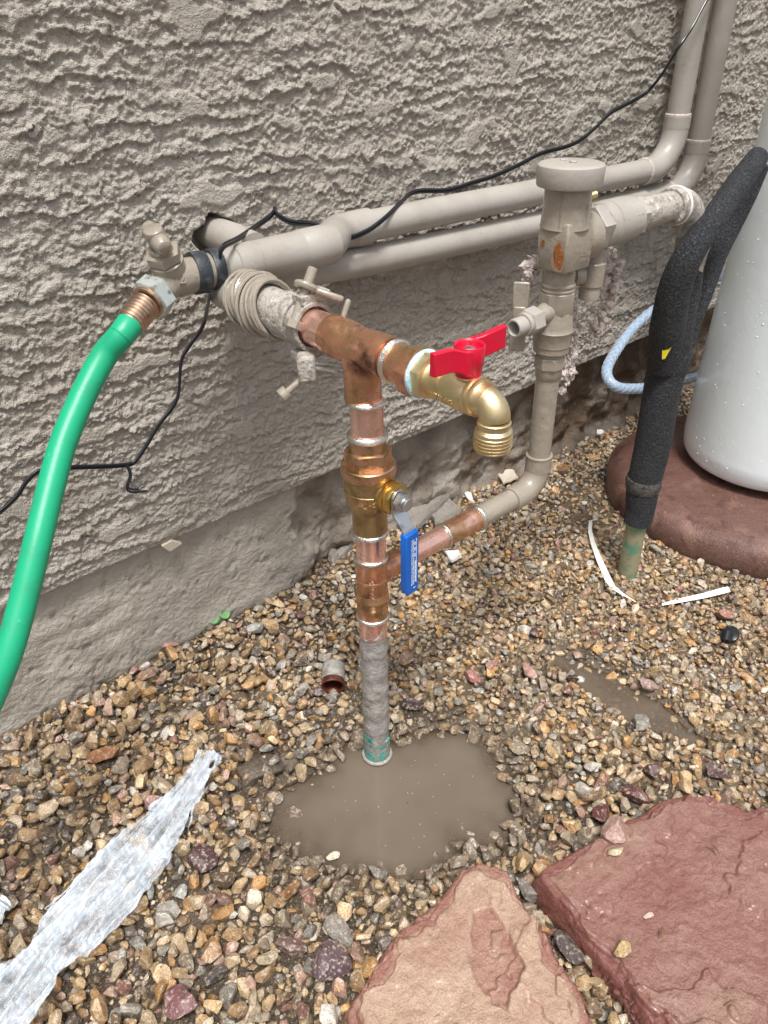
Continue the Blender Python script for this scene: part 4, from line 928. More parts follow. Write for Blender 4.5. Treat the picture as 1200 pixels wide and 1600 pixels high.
# ---- foam-wrapped pipe at the right end
XF = .478
ip = thing('insulated_pipe', (XF, YR, 0), 'green stained vertical pipe wrapped in torn black foam beside the white tank', 'pipe')
obj('bare_pipe', MB().tube([(XF + .002, YR, -.05), (XF, YR, .09), (.466, YR, .487)], .0140, 28), M['patina'], ip)
def wob(mb, amp, fr=60):
    mb.v = [(x + amp * math.sin(z * fr + y * 40), y + amp * math.cos(z * fr * .8 + x * 50), z) for x, y, z in mb.v]; return mb
fp = [(XF - .001, YR, .094), (XF, YR, .115), (XF - .001, YR, .14), (XF - .001, YR, .20), (XF - .003, YR, .30), (XF - .006, YR, .37), (XF - .006, YR, .415), (XF - .004, YR, .440)]
mb = wob(MB().tube(fp, [.0190, .0200, .0212, .0226, .0230, .0232, .0224, .0190], 30, smooth=8), .0007); obj('foam_sleeve', mb, M['foam'], ip)
mb = wob(MB().tube([(XF - .001, YR, .148), (XF - .001, YR, .158), (XF - .001, YR, .166)], [.0222, .0240, .0230], 30, smooth=5), .0012); obj('foam_seam', mb, M['foam_edge'], ip)
mb = wob(MB().tube([(XF - .002, YR, .318), (XF - .003, YR, .328), (XF - .003, YR, .342), (XF - .003, YR, .350)], [.0234, .0249, .0247, .0236], 30, smooth=5), .001); obj('foam_collar', mb, M['foam'], ip)
# two torn flaps leaning up and away
f1 = [(0.4636, -0.2790, 0.3261), (0.4475, -0.2830, 0.3833), (0.4335, -0.2900, 0.4289), (0.4302, -0.3000, 0.4664), (0.4502, -0.3020, 0.4912), (0.4855, -0.3000, 0.5149), (0.5233, -0.2960, 0.5373), (0.5539, -0.2920, 0.5534)]
mb = MB().tube(f1, [.0180, .0205, .0185, .0158, .0142, .0138, .0136, .0112], 24, smooth=8); obj('foam_flap', wob(mb, .0008), M['foam'], ip)
f2 = [(0.5343, -0.2720, 0.3298), (0.5509, -0.2660, 0.3823), (0.5783, -0.2580, 0.4227), (0.6033, -0.2560, 0.4643), (0.6129, -0.2620, 0.5045), (0.6160, -0.2680, 0.5360)]
mb = MB().tube(f2, [.0050, .0090, .0110, .0120, .0125, .0115], 24, smooth=8); obj('foam_flap', wob(mb, .0008), M['foam'], ip)
mb = MB(); ys_ = YR - .0262; zc = .226; xc = XF - .018
cdir = Vector((-.87, -.49, .05)).normalized(); side = Vector((.49, -.87, 0)).normalized(); cc_ = Vector((0.4557, -0.2810, 0.3565)) + cdir * .0212
pl = [(-.0035, .010), (.0065, .0075), (.0045, .0010), (.0020, -.008), (-.0015, -.0095), (-.0030, 0)]
vs = [cc_ + side * a_ + Vector((0, 0, b_)) + cdir * d for d in (0, .0007) for a_, b_ in pl]; n = len(pl)
mb.add(vs, [tuple(range(n)), tuple(range(2 * n - 1, n - 1, -1))] + [(k, (k + 1) % n, n + (k + 1) % n, n + k) for k in range(n)])
obj('yellow_sticker', mb, M['yellow'], ip)

# ---- tank on its pad
tk = thing('water_tank', (.842, -.284, .062), 'white plastic water tank beaded with rain on a round red pad', 'tank')
mb = MB().lathe([(0, 0), (.0, .104), (.002, .114), (.008, .1235), (.018, .1290), (.04, .1310), (.45, .1215), (.9, .1200), (.93, .116), (.95, .09), (.955, 0)], (.842, -.284, .058), (0, 0, 1), 96); obj('shell', mb, M['tank'], tk)
mb = MB()
for zz_ in (0,):
    mb.lathe([(0, .1222), (0, .1232), (.62, .1232), (.62, .1222)], (.842, -.284, .12), (0, 0, 1), 5, phase=0) if False else None
a_ = math.radians(232)
for da in (-.035, .0, .030):
    dd = Vector((math.cos(a_ + da), math.sin(a_ + da), 0)); tv_ = (Vector((0, 0, 1)) - dd * .0232).normalized(); mb.box(Vector((.842, -.284, .298)) + dd * .1264, (.0040, .0022, .40), (Vector((-dd.y, dd.x, 0)), dd, tv_))
obj('moulded_rib', mb, M['tank'], tk, bevel=.0006)
mb = MB(); q = random.Random(3)
for i in range(900):
    th = math.radians(q.uniform(140, 330)); z_ = q.uniform(.085, .60); r_ = q.choice((.0005, .0006, .0008, .0011)) * q.uniform(.7, 1.2)
    dd = Vector((math.cos(th), math.sin(th), 0)); p_ = Vector((.842, -.284, z_)) + dd * (.1308 - (z_ - .098) * .0232 if z_ < .508 else .1213)
    mb.lathe([(0, r_), (r_ * .55, r_ * .75), (r_ * .8, 0)], p_, dd, 6)
tag(obj('rain_drops', mb, M['drop'], tk, sharp=80), None, kind='stuff')
pd = MB(); PC = (.812, -.292, 0); n = 120
prof = [(0.0, .228), (.012, .2345), (.030, .2355), (.044, .2330), (.054, .2260), (.060, .2140), (.0625, .195), (.062, .10)]
vs = []; fs = []
for i, (z, r) in enumerate(prof):
    for k in range(n):
        a_ = 2 * math.pi * k / n; rr_ = r * (1 + .008 * math.sin(3 * a_ + 1) + .004 * math.sin(11 * a_))
        vs.append((PC[0] + rr_ * math.cos(a_), PC[1] + rr_ * math.sin(a_), z - .012 + .002 * math.sin(5 * a_ + z * 40)))
for i in range(len(prof) - 1):
    for k in range(n): fs.append((i * n + k, i * n + (k + 1) % n, (i + 1) * n + (k + 1) % n, (i + 1) * n + k))
fs.append(tuple((len(prof) - 1) * n + k for k in range(n)))
pd.add(vs, fs); tag(obj('round_pad', pd, M['pad'], sharp=60, subd=0), 'round dark red concrete pad with a rounded rim under the white tank', 'paving slab')

# ---- clear braided hose behind
mb = MB()
ch = [(1.1313, -0.1200, 0.3004), (1.0278, -0.1000, 0.3013), (0.9568, -0.0700, 0.2867), (0.8637, -0.0550, 0.2717), (0.7735, -0.0550, 0.2525), (0.6947, -0.0700, 0.2294), (0.6257, -0.1000, 0.2197), (0.6174, -0.1250, 0.2046), (0.6811, -0.1300, 0.1836), (0.7899, -0.1250, 0.1593), (0.8866, -0.1200, 0.1410), (1.0299, -0.1200, 0.1225)]
mb.tube(ch, .0080, 20, smooth=10)
hz_ = thing('clear_hose', ch[6], 'clear braided plastic hose looping behind the foam-wrapped pipe', 'hose')
obj('hose_tube', mb, M['clear'], hz_)
# braid: two counter-wound threads
P = [Vector(p) for p in ch]; fine = []
for i in range(len(P) - 1):
    p0, p1, p2, p3 = P[max(i - 1, 0)], P[i], P[i + 1], P[min(i + 2, len(P) - 1)]
    for k in range(14):
        t_ = k / 14; fine.append(.5 * ((2 * p1) + (p2 - p0) * t_ + (2 * p0 - 5 * p1 + 4 * p2 - p3) * t_ * t_ + (3 * p1 - p0 - 3 * p2 + p3) * t_ ** 3))
mb = MB(); u = Vector((0, 0, 1))
frames = []
for i in range(len(fine)):
    tg = (fine[min(i + 1, len(fine) - 1)] - fine[max(i - 1, 0)]).normalized(); u = (u - tg * u.dot(tg)).normalized(); frames.append((fine[i], u.copy(), tg.cross(u)))
for sgn in (1, -1):
    for ph in range(4):
        pts = []
        for i, (c_, u_, w_) in enumerate(frames):
            a_ = sgn * i * .55 + ph * math.pi / 2; pts.append(c_ + (u_ * math.cos(a_) + w_ * math.sin(a_)) * .0080)
        mb.tube(pts, .00035, 4, smooth=2)
obj('braid', mb, M['braid'], hz_)

# ---- black wires
def twin(name, pts, label, r=.0017, smooth=8, extra=()):
    m_ = MB()
    for s in (-1, 1): m_.tube([Vector(p) + Vector((0, -.0004 * s, s * r * .95)) for p in pts], r, 8, smooth=smooth)
    for e_ in extra: m_.tube(e_, r * .85, 8, smooth=5)
    return tag(obj(name, m_, M['wire']), label, 'wire')
twin('black_wire', [(0.8274, -0.0620, 0.7277), (0.7897, -0.0620, 0.6990), (0.7643, -0.0620, 0.6688), (0.7389, -0.0600, 0.6428), (0.7524, -0.0350, 0.6132), (0.7568, -0.0130, 0.5895), (0.7183, -0.0120, 0.5782), (0.6745, -0.0120, 0.5684), (0.6411, -0.0120, 0.5519), (0.6116, -0.0120, 0.5401), (0.5802, -0.0120, 0.5343), (0.5264, -0.0120, 0.5312), (0.4824, -0.0120, 0.5221), (0.4362, -0.0120, 0.5145), (0.3986, -0.0120, 0.5116), (0.3515, -0.0140, 0.5090), (0.2923, -0.0180, 0.5153), (0.2494, -0.0400, 0.5117), (0.2099, -0.0580, 0.5040), (0.1825, -0.0600, 0.4954), (0.1543, -0.0600, 0.4935), (0.1328, -0.0580, 0.5045), (0.1196, -0.0500, 0.5117), (0.1072, -0.0300, 0.5124), (0.0980, -0.0200, 0.5192), (0.0979, -0.0140, 0.5246)],
     'long black twin wire draped across the stucco and over the upper pipe', r=.00155)
twin('black_wire', [(0.1001, -0.0140, 0.5237), (0.0898, -0.0180, 0.5189), (0.0614, -0.0350, 0.5161), (0.0164, -0.0750, 0.5189), (-0.0100, -0.0970, 0.5217), (-0.0168, -0.1000, 0.5185), (-0.0177, -0.0990, 0.5129)],
     'short piece of black twin wire tucked behind the adapter of the upper pipe', r=.0016)
twin('black_wire', [(-0.0271, -0.0900, 0.4825), (-0.0201, -0.0700, 0.4674), (-0.0069, -0.0350, 0.4432), (-0.0039, -0.0160, 0.4229), (-0.0198, -0.0130, 0.4069), (-0.0309, -0.0130, 0.3945), (-0.0367, -0.0130, 0.3747), (-0.0410, -0.0130, 0.3593), (-0.0501, -0.0130, 0.3466), (-0.0692, -0.0130, 0.3320), (-0.0867, -0.0130, 0.3139), (-0.1010, -0.0130, 0.3014), (-0.1107, -0.0130, 0.2997), (-0.1373, -0.0140, 0.3082), (-0.1746, -0.0160, 0.3221), (-0.1977, -0.0180, 0.3284), (-0.2115, -0.0180, 0.3224), (-0.2252, -0.0180, 0.3101), (-0.2459, -0.0180, 0.3001), (-0.2673, -0.0200, 0.2984)],
     'black twin wire hanging down the stucco from the old faucet, passing behind the green hose', r=.00145,
     extra=([(-0.1130, -0.0140, 0.3011), (-0.1122, -0.0160, 0.2892), (-0.1186, -0.0160, 0.2760), (-0.1144, -0.0160, 0.2686), (-0.0984, -0.0180, 0.2645)], [(-0.1117, -0.0140, 0.3006), (-0.1114, -0.0170, 0.2885), (-0.1178, -0.0180, 0.2773), (-0.1091, -0.0200, 0.2714), (-0.1036, -0.0200, 0.2732)]))

# ================================================================== FLAGSTONES
def in_poly(x, y, poly):
    r = np.zeros(np.shape(x), dtype=bool); n = len(poly)
    for i in range(n):
        x0, y0 = poly[i][:2]; x1, y1 = poly[(i + 1) % n][:2]
        c = ((y0 > y) != (y1 > y)) & (x < (x1 - x0) * (y - y0) / (y1 - y0 + 1e-12) + x0)
        r ^= c
    return r
def poly_dist(x, y, poly):
    d = np.full(np.shape(x), 9.0); n = len(poly)
    for i in range(n):
        x0, y0 = poly[i][:2]; x1, y1 = poly[(i + 1) % n][:2]
        t_ = np.clip(((x - x0) * (x1 - x0) + (y - y0) * (y1 - y0)) / ((x1 - x0) ** 2 + (y1 - y0) ** 2), 0, 1)
        d = np.minimum(d, np.hypot(x - x0 - t_ * (x1 - x0), y - y0 - t_ * (y1 - y0)))
    return d
def flagstone(poly, thick, material, label, centre, seed, scoop=None, skinfn=None, tilt=(0, 0)):
    nA, nR = 400, 110
    cx, cy = centre[:2]; zt_ = sum(p[2] for p in poly) / len(poly)
    th = np.linspace(0, 2 * np.pi, nA, endpoint=False)
    rad = np.zeros(nA)
    n = len(poly)
    for k in range(nA):
        dx, dy = math.cos(th[k]), math.sin(th[k]); best = 0
        for i in range(n):
            x0, y0 = poly[i][0] - cx, poly[i][1] - cy; ex, ey = poly[(i + 1) % n][0] - cx - x0, poly[(i + 1) % n][1] - cy - y0
            den = dx * ey - dy * ex
            if abs(den) < 1e-9: continue
            t_ = (x0 * ey - y0 * ex) / den; s_ = (x0 * dy - y0 * dx) / den
            if t_ > 0 and -1e-6 <= s_ <= 1 + 1e-6: best = max(best, t_)
        rad[k] = best
    bx, by = cx + rad * np.cos(th), cy + rad * np.sin(th)
    rad = rad + 0.0035 * noise(bx * 28 + seed, by * 28) + 0.0016 * noise(bx * 90, by * 90 + seed)
    fr = np.linspace(0, 1, nR) ** 0.8; fr[0] = 1e-3
    Rr, Th = np.meshgrid(fr, np.arange(nA), indexing='ij')
    x = cx + Rr * rad[Th] * np.cos(th[Th]); y = cy + Rr * rad[Th] * np.sin(th[Th])
    e = (1 - Rr) * rad[Th]
    # split layers: a few flat terraces with ragged steps
    lay = noise(x * 7 + seed, y * 11 + seed) + 0.30 * noise(x * 28, y * 36 + seed) + 0.10 * noise(x * 90, y * 100)
    ter = sst(-.12, -.07, lay) * 0.0030 + sst(.38, .41, lay) * 0.0028
    z = zt_ + ter + 0.0020 * fbm(x * 14 + seed, y * 20, 5) + 0.0007 * fbm(x * 90, y * 90, 3) + (x - cx) * tilt[0] + (y - cy) * tilt[1]
    skin = (1 - sst(-.15, .25, lay)) * 0.55
    if scoop:
        wx_ = x + .0075 * noise(x * 22, y * 22) + .0016 * noise(x * 110, y * 110); wy_ = y + .0075 * noise(x * 22 + 9, y * 22) + .0016 * noise(x * 110 + 4, y * 110)
        ins = in_poly(wx_, wy_, scoop) # * noise(x * 26, y * 26) + .0018 * noise(x * 110, y * 110), y + .005 * noise(x * 26 + 9, y * 26) + .0018 * noise(x * 110 + 4, y * 110), scoop)
        d = poly_dist(wx_, wy_, scoop)
        k = ins * sst(0, .0035, d)
        z = z - k * (.0034 + .0026 * noise(x * 26, y * 34) + .0010 * noise(x * 90, y * 90)); skin = np.maximum(skin * .35, k * .80)
    for t_, dz in ((.004, .0045), (.011, .0030)):
        z = z - dz * (1 - sst(t_, t_ + .0018, e + .009 * noise(x * 24 + seed + t_ * 900, y * 24) + .003 * noise(x * 90, y * 90)))
    z = z - 0.004 * np.clip(1 - e / 0.004, 0, 1) ** 2
    skin = np.maximum(skin, 1.1 * (1 - sst(.006, .016, e + .009 * noise(x * 24 + seed + 9.9, y * 24))))
    V = [np.stack([x.ravel(), y.ravel(), z.ravel()], 1)]; Cc = [skin.ravel()]
    nS = 14; zr = z[-1]
    for i in range(1, nS + 1):
        t_ = i / nS; zz_ = zr - thick * t_
        lam = 0.0022 * noise(zz_ * 260 + seed, th * 3) + 0.002 * noise(th * 40 / 6.28 * 6, zz_ * 120) + .003 * math.sin(min(1, t_ * 1.5) * 2.4)
        rr_ = rad + lam
        V.append(np.stack([cx + rr_ * np.cos(th), cy + rr_ * np.sin(th), zz_], 1)); Cc.append(np.full(nA, 1.0))
    V = np.concatenate(V); Cc = np.concatenate(Cc)
    rows = nR + nS; i, j = np.meshgrid(np.arange(rows - 1), np.arange(nA), indexing='ij'); j2 = (j + 1) % nA
    F = np.stack([(i * nA + j).ravel(), (i * nA + j2).ravel(), ((i + 1) * nA + j2).ravel(), ((i + 1) * nA + j).ravel()], 1)[:, ::-1]
    o = np_mesh('flagstone', V, F, material, None, col=np.repeat(Cc[:, None], 3, 1), loc=(cx, cy, 0), sharp=50)
    return tag(o, label, 'flagstone', 'flagstones laid on the gravel')
FA = [(-0.1939, -0.4731, 0.0260), (-0.1652, -0.4619, 0.0260), (-0.1378, -0.4539, 0.0260), (-0.1087, -0.4514, 0.0260), (-0.0711, -0.4533, 0.0260), (-0.0394, -0.4481, 0.0260), (-0.0194, -0.4563, 0.0260), (-0.0118, -0.4791, 0.0260), (-0.0192, -0.5130, 0.0260), (-0.0321, -0.5500, 0.0260), (-0.0466, -0.5846, 0.0260), (-0.0617, -0.6175, 0.0260), (-0.1105, -0.6504, 0.0260), (-0.1927, -0.6213, 0.0260), (-0.2341, -0.5624, 0.0260), (-0.2258, -0.5085, 0.0260)]
SC = [(-0.0676, -0.4821, 0.0260), (-0.0484, -0.4935, 0.0260), (-0.0505, -0.5194, 0.0260), (-0.0585, -0.5510, 0.0260), (-0.0718, -0.5561, 0.0260), (-0.0913, -0.5552, 0.0260), (-0.1022, -0.5594, 0.0260), (-0.1086, -0.5432, 0.0260), (-0.1060, -0.5229, 0.0260), (-0.0903, -0.5025, 0.0260)]
FB = [(0.0014, -0.5021, 0.0340), (0.0446, -0.5063, 0.0340), (0.0815, -0.5156, 0.0340), (0.1169, -0.5237, 0.0340), (0.1630, -0.5334, 0.0340), (0.1893, -0.5445, 0.0340), (0.2039, -0.5723, 0.0340), (0.2259, -0.6072, 0.0340), (0.2663, -0.6690, 0.0340), (0.2491, -0.7464, 0.0340), (0.1223, -0.7705, 0.0340), (0.0100, -0.7385, 0.0340), (-0.0383, -0.6862, 0.0340), (-0.0244, -0.6456, 0.0340), (-0.0168, -0.5993, 0.0340), (-0.0090, -0.5614, 0.0340), (-0.0039, -0.5285, 0.0340)]
flagstone(FA, .042, M['flag_tan'], 'tan sandstone flagstone with a reddish scooped patch in its middle', (-0.1127, -0.5365, 0.0260), 3, SC)
flagstone(FB, .046, M['flag_red'], 'large red layered sandstone flagstone with small stones lying on it', (0.0696, -0.6408, 0.0340), 9)

# ================================================================== GRAVEL
def ico(sub):
    bm = bmesh.new(); bmesh.ops.create_icosphere(bm, subdivisions=sub, radius=1.0); bm.verts.ensure_lookup_table()
    v = np.array([x.co[:] for x in bm.verts]); f = np.array([[q.index for q in p.verts] for p in bm.faces]); bm.free(); return v, f
ICO = {k: ico(k) for k in (1, 2, 3)}
def rock(sub, seed, cuts=9, lump=0.10, sq=(1, .8, .62)):
    """angular chip: a lumpy ball cut by random planes"""
    g = np.random.default_rng(seed); v, f = ICO[sub]; v = v.copy()
    v *= (1 + lump * fbm(v[:, :1] * 1.7 + seed, v[:, 1:2] * 1.7 + v[:, 2:3] * 1.3, 2))
    for _ in range(cuts):
        n_ = g.normal(size=3); n_ /= np.linalg.norm(n_); d_ = g.uniform(.44, .80)
        v -= np.clip(v @ n_ - d_, 0, None)[:, None] * n_
    if sub > 1: v *= (1 + .025 * noise(v[:, :1] * 6 + seed, v[:, 1:2] * 6 - v[:, 2:3] * 5))
    return v * np.array(sq), f
PAL = np.array([(.50, .34, .175), (.60, .44, .26), (.54, .30, .115), (.38, .24, .12), (.62, .51, .385), (.31, .285, .25), (.22, .145, .085), (.43, .27, .20), (.62, .58, .52), (.13, .10, .085), (.30, .15, .12), (.40, .32, .22)])
PW = np.array([20, 15, 12, 13, 10, 9, 8, 6, 4, 4, 3, 13.]); PW /= PW.sum()

# larger single stones: (point, half length, proportions, turn, colour, label)
BIG = [
 ((-0.2361, -0.0911, 0.0040), .020, (1, .55, .5), 25, (.36, .16, .07), 'orange-brown oblong stone with a pale end, alone near the left footing'),
 ((-0.2213, -0.1811, 0.0060), .0150, (1, .75, .6), 30, (.33, .17, .16), 'mauve pink oval stone just above the upper edge of the plastic film'),
 ((-0.2190, -0.2723, 0.0060), .0165, (1, .95, .6), 10, (.085, .038, .042), 'dark maroon stone under the torn corner of the plastic film'),
 ((-0.3049, -0.2736, 0.0060), .0075, (1, .8, .7), 80, (.36, .09, .09), 'small red stone just below the middle of the plastic film'),
 ((-0.1818, -0.4331, 0.0100), .0195, (1, .95, .7), 60, (.125, .075, .088), 'big purple stone left of the tan flagstone, near its corner'),
 ((-0.1588, -0.4134, 0.0100), .0190, (1, .62, .4), 120, (.30, .27, .24), 'grey angular slab standing above the big purple stone'),
 ((-0.1990, -0.3983, 0.0080), .0215, (1, .42, .45), -8, (.165, .095, .088), 'long purple-brown stone left of the grey angular slab'),
 ((-0.2955, -0.3760, 0.0080), .0190, (1, .9, .6), 30, (.20, .085, .095), 'purple-pink stone at the bottom edge below a slate sliver'),
 ((-0.2617, -0.3730, 0.0080), .0190, (1, .52, .4), 32, (.10, .085, .085), 'dark grey slate sliver above the purple-pink stone'),
 ((-0.2531, -0.3538, 0.0080), .0120, (1, .8, .6), 70, (.34, .18, .075), 'orange-brown stone above the dark grey slate sliver'),
 ((0.0707, -0.2624, 0.0030), .0165, (1, .52, .45), -12, (.075, .042, .048), 'dark purple flat stone beside the foot of the copper riser'),
 ((0.1893, -0.2761, 0.0040), .0115, (1, .85, .6), 20, (.48, .27, .24), 'pale pink stone, upper of the pair right of the riser'),
 ((0.1544, -0.2773, 0.0040), .0125, (1, .75, .6), -20, (.40, .16, .14), 'reddish stone, lower of the pair right of the riser'),
 ((0.2127, -0.3175, 0.0040), .0165, (1, .55, .6), 98, (.42, .24, .20), 'long pink stone standing upright next to a translucent pebble'),
 ((0.2077, -0.3429, 0.0040), .0110, (1, .6, .5), 80, (.42, .36, .28), 'translucent buff pebble tucked beside the long pink stone'),
 ((0.2485, -0.3565, 0.0040), .0105, (1, .65, .6), 0, (.085, .035, .038), 'dark maroon stone at the left tip of the small puddle'),
 ((0.2252, -0.3668, 0.0040), .0085, (1, .85, .7), 40, (.17, .065, .055), 'red-brown stone just below the dark maroon one by the small puddle'),
 ((0.2643, -0.3587, 0.0060), .0080, (1, .7, .8), 70, (.66, .64, .60), 'white quartz chip beside the dark maroon stone'),
 ((0.2764, -0.2734, 0.0040), .0105, (1, .65, .6), 80, (.12, .065, .07), 'dark purple stone above the long pink upright one'),
 ((0.2520, -0.4510, 0.0060), .0165, (1, .68, .6), 80, (.30, .29, .265), 'speckled grey stone on the near bank of the small puddle'),
 ((0.3066, -0.4254, 0.0020), .0130, (1, .65, .6), -15, (.36, .23, .21), 'pinkish stone sitting in the small puddle'),
 ((0.2495, -0.5464, 0.0040), .0150, (1, .75, .55), -35, (.145, .085, .095), 'purple wedge-shaped stone above the right end of the red flagstone'),
 ((0.1985, -0.5004, 0.0040), .0125, (1, .7, .6), -40, (.115, .060, .065), 'dark purple stone above the long maroon one behind the red flagstone'),
 ((0.1589, -0.5066, 0.0060), .0165, (1, .5, .5), -38, (.13, .042, .046), 'long maroon stone touching the back edge of the red flagstone'),
 ((0.1130, -0.4950, 0.0120), .0150, (1, .8, .6), 60, (.16, .045, .048), 'dark red stone wedged against the tip of the red flagstone'),
 ((0.0861, -0.5258, 0.0440), .0165, (1, .8, .75), 10, (.42, .26, .22), 'white and maroon mottled stone lying on the red flagstone tip'),
 ((0.0711, -0.5381, 0.0420), .0088, (1, .8, .7), 30, (.50, .40, .26), 'tan pebble next to the mottled stone on the red flagstone'),
 ((0.0019, -0.5926, 0.0400), .0090, (1, .9, .7), 0, (.42, .29, .13), 'round tan pebble alone in the middle of the red flagstone'),
 ((0.0447, -0.5907, 0.0380), .0052, (1, .8, .7), 20, (.62, .44, .38), 'tiny pink chip lying on the red flagstone above the round pebble'),
 ((-0.0168, -0.5546, 0.0100), .0190, (1, .52, .6), -60, (.115, .095, .095), 'dark grey wedge of stone in the gap between the flagstones'),
 ((-0.0037, -0.4999, 0.0120), .0150, (1, .5, .7), -60, (.20, .185, .175), 'grey stone at the top of the gap between the flagstones'),
 ((0.4876, -0.4213, 0.0030), .0145, (1, .75, .55), -15, (.34, .15, .11), 'reddish chip of stone behind the black plastic cap'),
 ((-0.0017, -0.0320, 0.0060), .0125, (1, .9, .8), 30, (.33, .32, .30), 'rough grey stone near the seedling by the footing'),
 ((-0.1035, 0.0111, 0.0100), .0130, (1, .5, .5), 25, (.42, .24, .20), 'long pinkish pebble against the footing, left of the seedling'),
 ((0.7278, -0.0323, 0.0030), .0160, (1, .62, .4), -5, (.38, .24, .115), 'flat tan rock on bare soil near the red pad'),
 ((0.0012, -0.1682, 0.0040), .0090, (1, .8, .6), 60, (.11, .07, .085), 'dark purple pebble left of the loose copper ring'),
 ((0.0617, -0.0447, 0.0040), .0090, (1, .7, .6), 10, (.17, .06, .055), 'dark red pebble left of the old mud-coated pipe'),
 ((0.6523, -0.1381, 0.0030), .0100, (1, .7, .6), 30, (.15, .045, .04), 'dark red pebble beside the foot of the foam-wrapped pipe'),
 ((0.5312, -0.4085, 0.0030), .0070, (1, .8, .7), 0, (.10, .03, .025), 'small dark red pebble by the rim of the red pad'),
 ((-0.1691, -0.3529, 0.0040), .0130, (1, .7, .6), 45, (.29, .145, .065), 'brown pebble lying left of the near edge of the muddy puddle'),
 ((-0.1132, -0.3439, 0.0020), .0085, (1, .7, .6), 0, (.62, .54, .42), 'pale pebble poking out of the near side of the puddle'),
 ((-0.0159, -0.4871, 0.0060), .0105, (1, .8, .7), 0, (.62, .57, .47), 'pale pebble close to the top of the tan flagstone'),
 ((-0.2489, -0.2870, 0.0060), .0090, (1, .75, .5), 60, (.40, .40, .38), 'light grey angular chip right of the plastic film'),
 ((-0.2689, -0.2670, 0.0060), .0100, (1, .5, .45), 110, (.36, .36, .33), 'grey splinter between the plastic film and the light grey chip'),
]
big_xy = []
for i, (p, hl_, pr_, turn, c_, lab) in enumerate(BIG):
    v, f = rock(3, 900 + i, cuts=11, lump=.12, sq=pr_)
    v = v * hl_
    o = np_mesh('stone', v, f, M['stone'], None, smooth=True, sharp=28)
    o.location = p; g = random.Random(i); o.rotation_euler = (g.uniform(-.25, .25), g.uniform(-.25, .25), math.radians(turn) - math.radians(40))
    gz = float(ground_h(np.array([p[0]]), np.array([p[1]]))[0])
    o.location.z = (gz + .005 if p[2] < .03 else p[2] - .006) + hl_ * pr_[2] * .55
    o.color = (*c_, 1)
    tag(o, lab, 'stone', 'larger stones among the gravel')
    big_xy.append((p[0], p[1], hl_ * .75))

# scattered gravel, biggest first so the small pieces fill the gaps
tmpl = {s: [rock(s, 100 * s + i, cuts=10 if s == 1 else 15, lump=.12, sq=q) for i, q in enumerate(((1, .85, .7), (1, .7, .6), (1, .95, .8), (1, .6, .5), (1, .8, .55), (1, .9, .65), (1, .75, .75), (.95, .95, .7)))] for s in (1, 2)}
cell = .02; hashg = {}
def free(x, y, r, k):
    ix, iy = int(x // cell), int(y // cell)
    for a in (ix - 1, ix, ix + 1):
        for b in (iy - 1, iy, iy + 1):
            for (qx, qy, qr) in hashg.get((a, b), ()):
                if (qx - x) ** 2 + (qy - y) ** 2 < ((qr + r) * k) ** 2: return False
    return True
rp = (0.0330, -0.1572, 0.0000)
for k in range(3): big_xy.append((rp[0] + .008 * (k - 1), rp[1] + .010 * (k - 1), .012))
for x, y, r in big_xy: hashg.setdefault((int(x // cell), int(y // cell)), []).append((x, y, r))
placed = []
def visible(x, y):
    d = np.stack([x + .3554, y + .7192, np.full_like(x, -.6944)], 1)
    z = d @ np.array(F_); u_ = d @ np.array(R_) / z * 1188.4; v_ = d @ np.array(U_) / z * 1188.4
    return (z > .1) & (np.abs(u_) < 760) & (np.abs(v_) < 960)
for n_c, r0, r1, k in ((1800, .0095, .0128, .66), (9000, .0070, .0096, .66), (60000, .0042, .0070, .64), (170000, .0020, .0042, .68)):
    x = rng.uniform(-.62, 1.15, n_c); y = rng.uniform(-.80, .075, n_c); r = rng.uniform(r0, r1, n_c) ; u_ = rng.uniform(0, 1, n_c)
    ok = visible(x, y)
    fine_ = sst(-.02, .34, x + .45 * (y + .38) + .10 * noise(x * 7, y * 7))      # finer toward the right
    if r0 > .009: ok &= u_ > fine_ * 1.25
    elif r0 > .007: ok &= u_ > fine_ * 1.02
    elif r0 > .004: ok &= u_ > (fine_ * .15)
    else: ok &= u_ < .65 + .35 * fine_
    ok &= ~in_poly(x, y, FA) & ~in_poly(x, y, FB)
    ok &= (np.hypot(x - PC[0], y - PC[1]) > .236)
    ok &= (y < .012 - r) | ((x > .12) & (y < .03))
    e1 = in_ell(x, y, -.018, -.343, .116, .078, math.radians(-32)) + .55 * noise(x * 13 + 2.4, y * 13)
    ok &= (e1 > .72) | (u_ < .10 + .5 * sst(.25, .72, e1))
    ok &= ~((np.abs(noise(x * 7 + 31, y * 7 + 3)) < .05) & (u_ < .5))
    ok &= ~((in_ell(x, y, .62, -.13, .12, .07, .8) < 1) & (u_ < .8))
    ok &= ~((in_ell(x, y, -.115, -.215, .045, .028, .2) < 1) & (u_ < .9))
    for q in np.nonzero(ok)[0]:
        if free(x[q], y[q], r[q], k):
            hashg.setdefault((int(x[q] // cell), int(y[q] // cell)), []).append((x[q], y[q], r[q])); placed.append((x[q], y[q], r[q], 0))
base_n = len(placed)
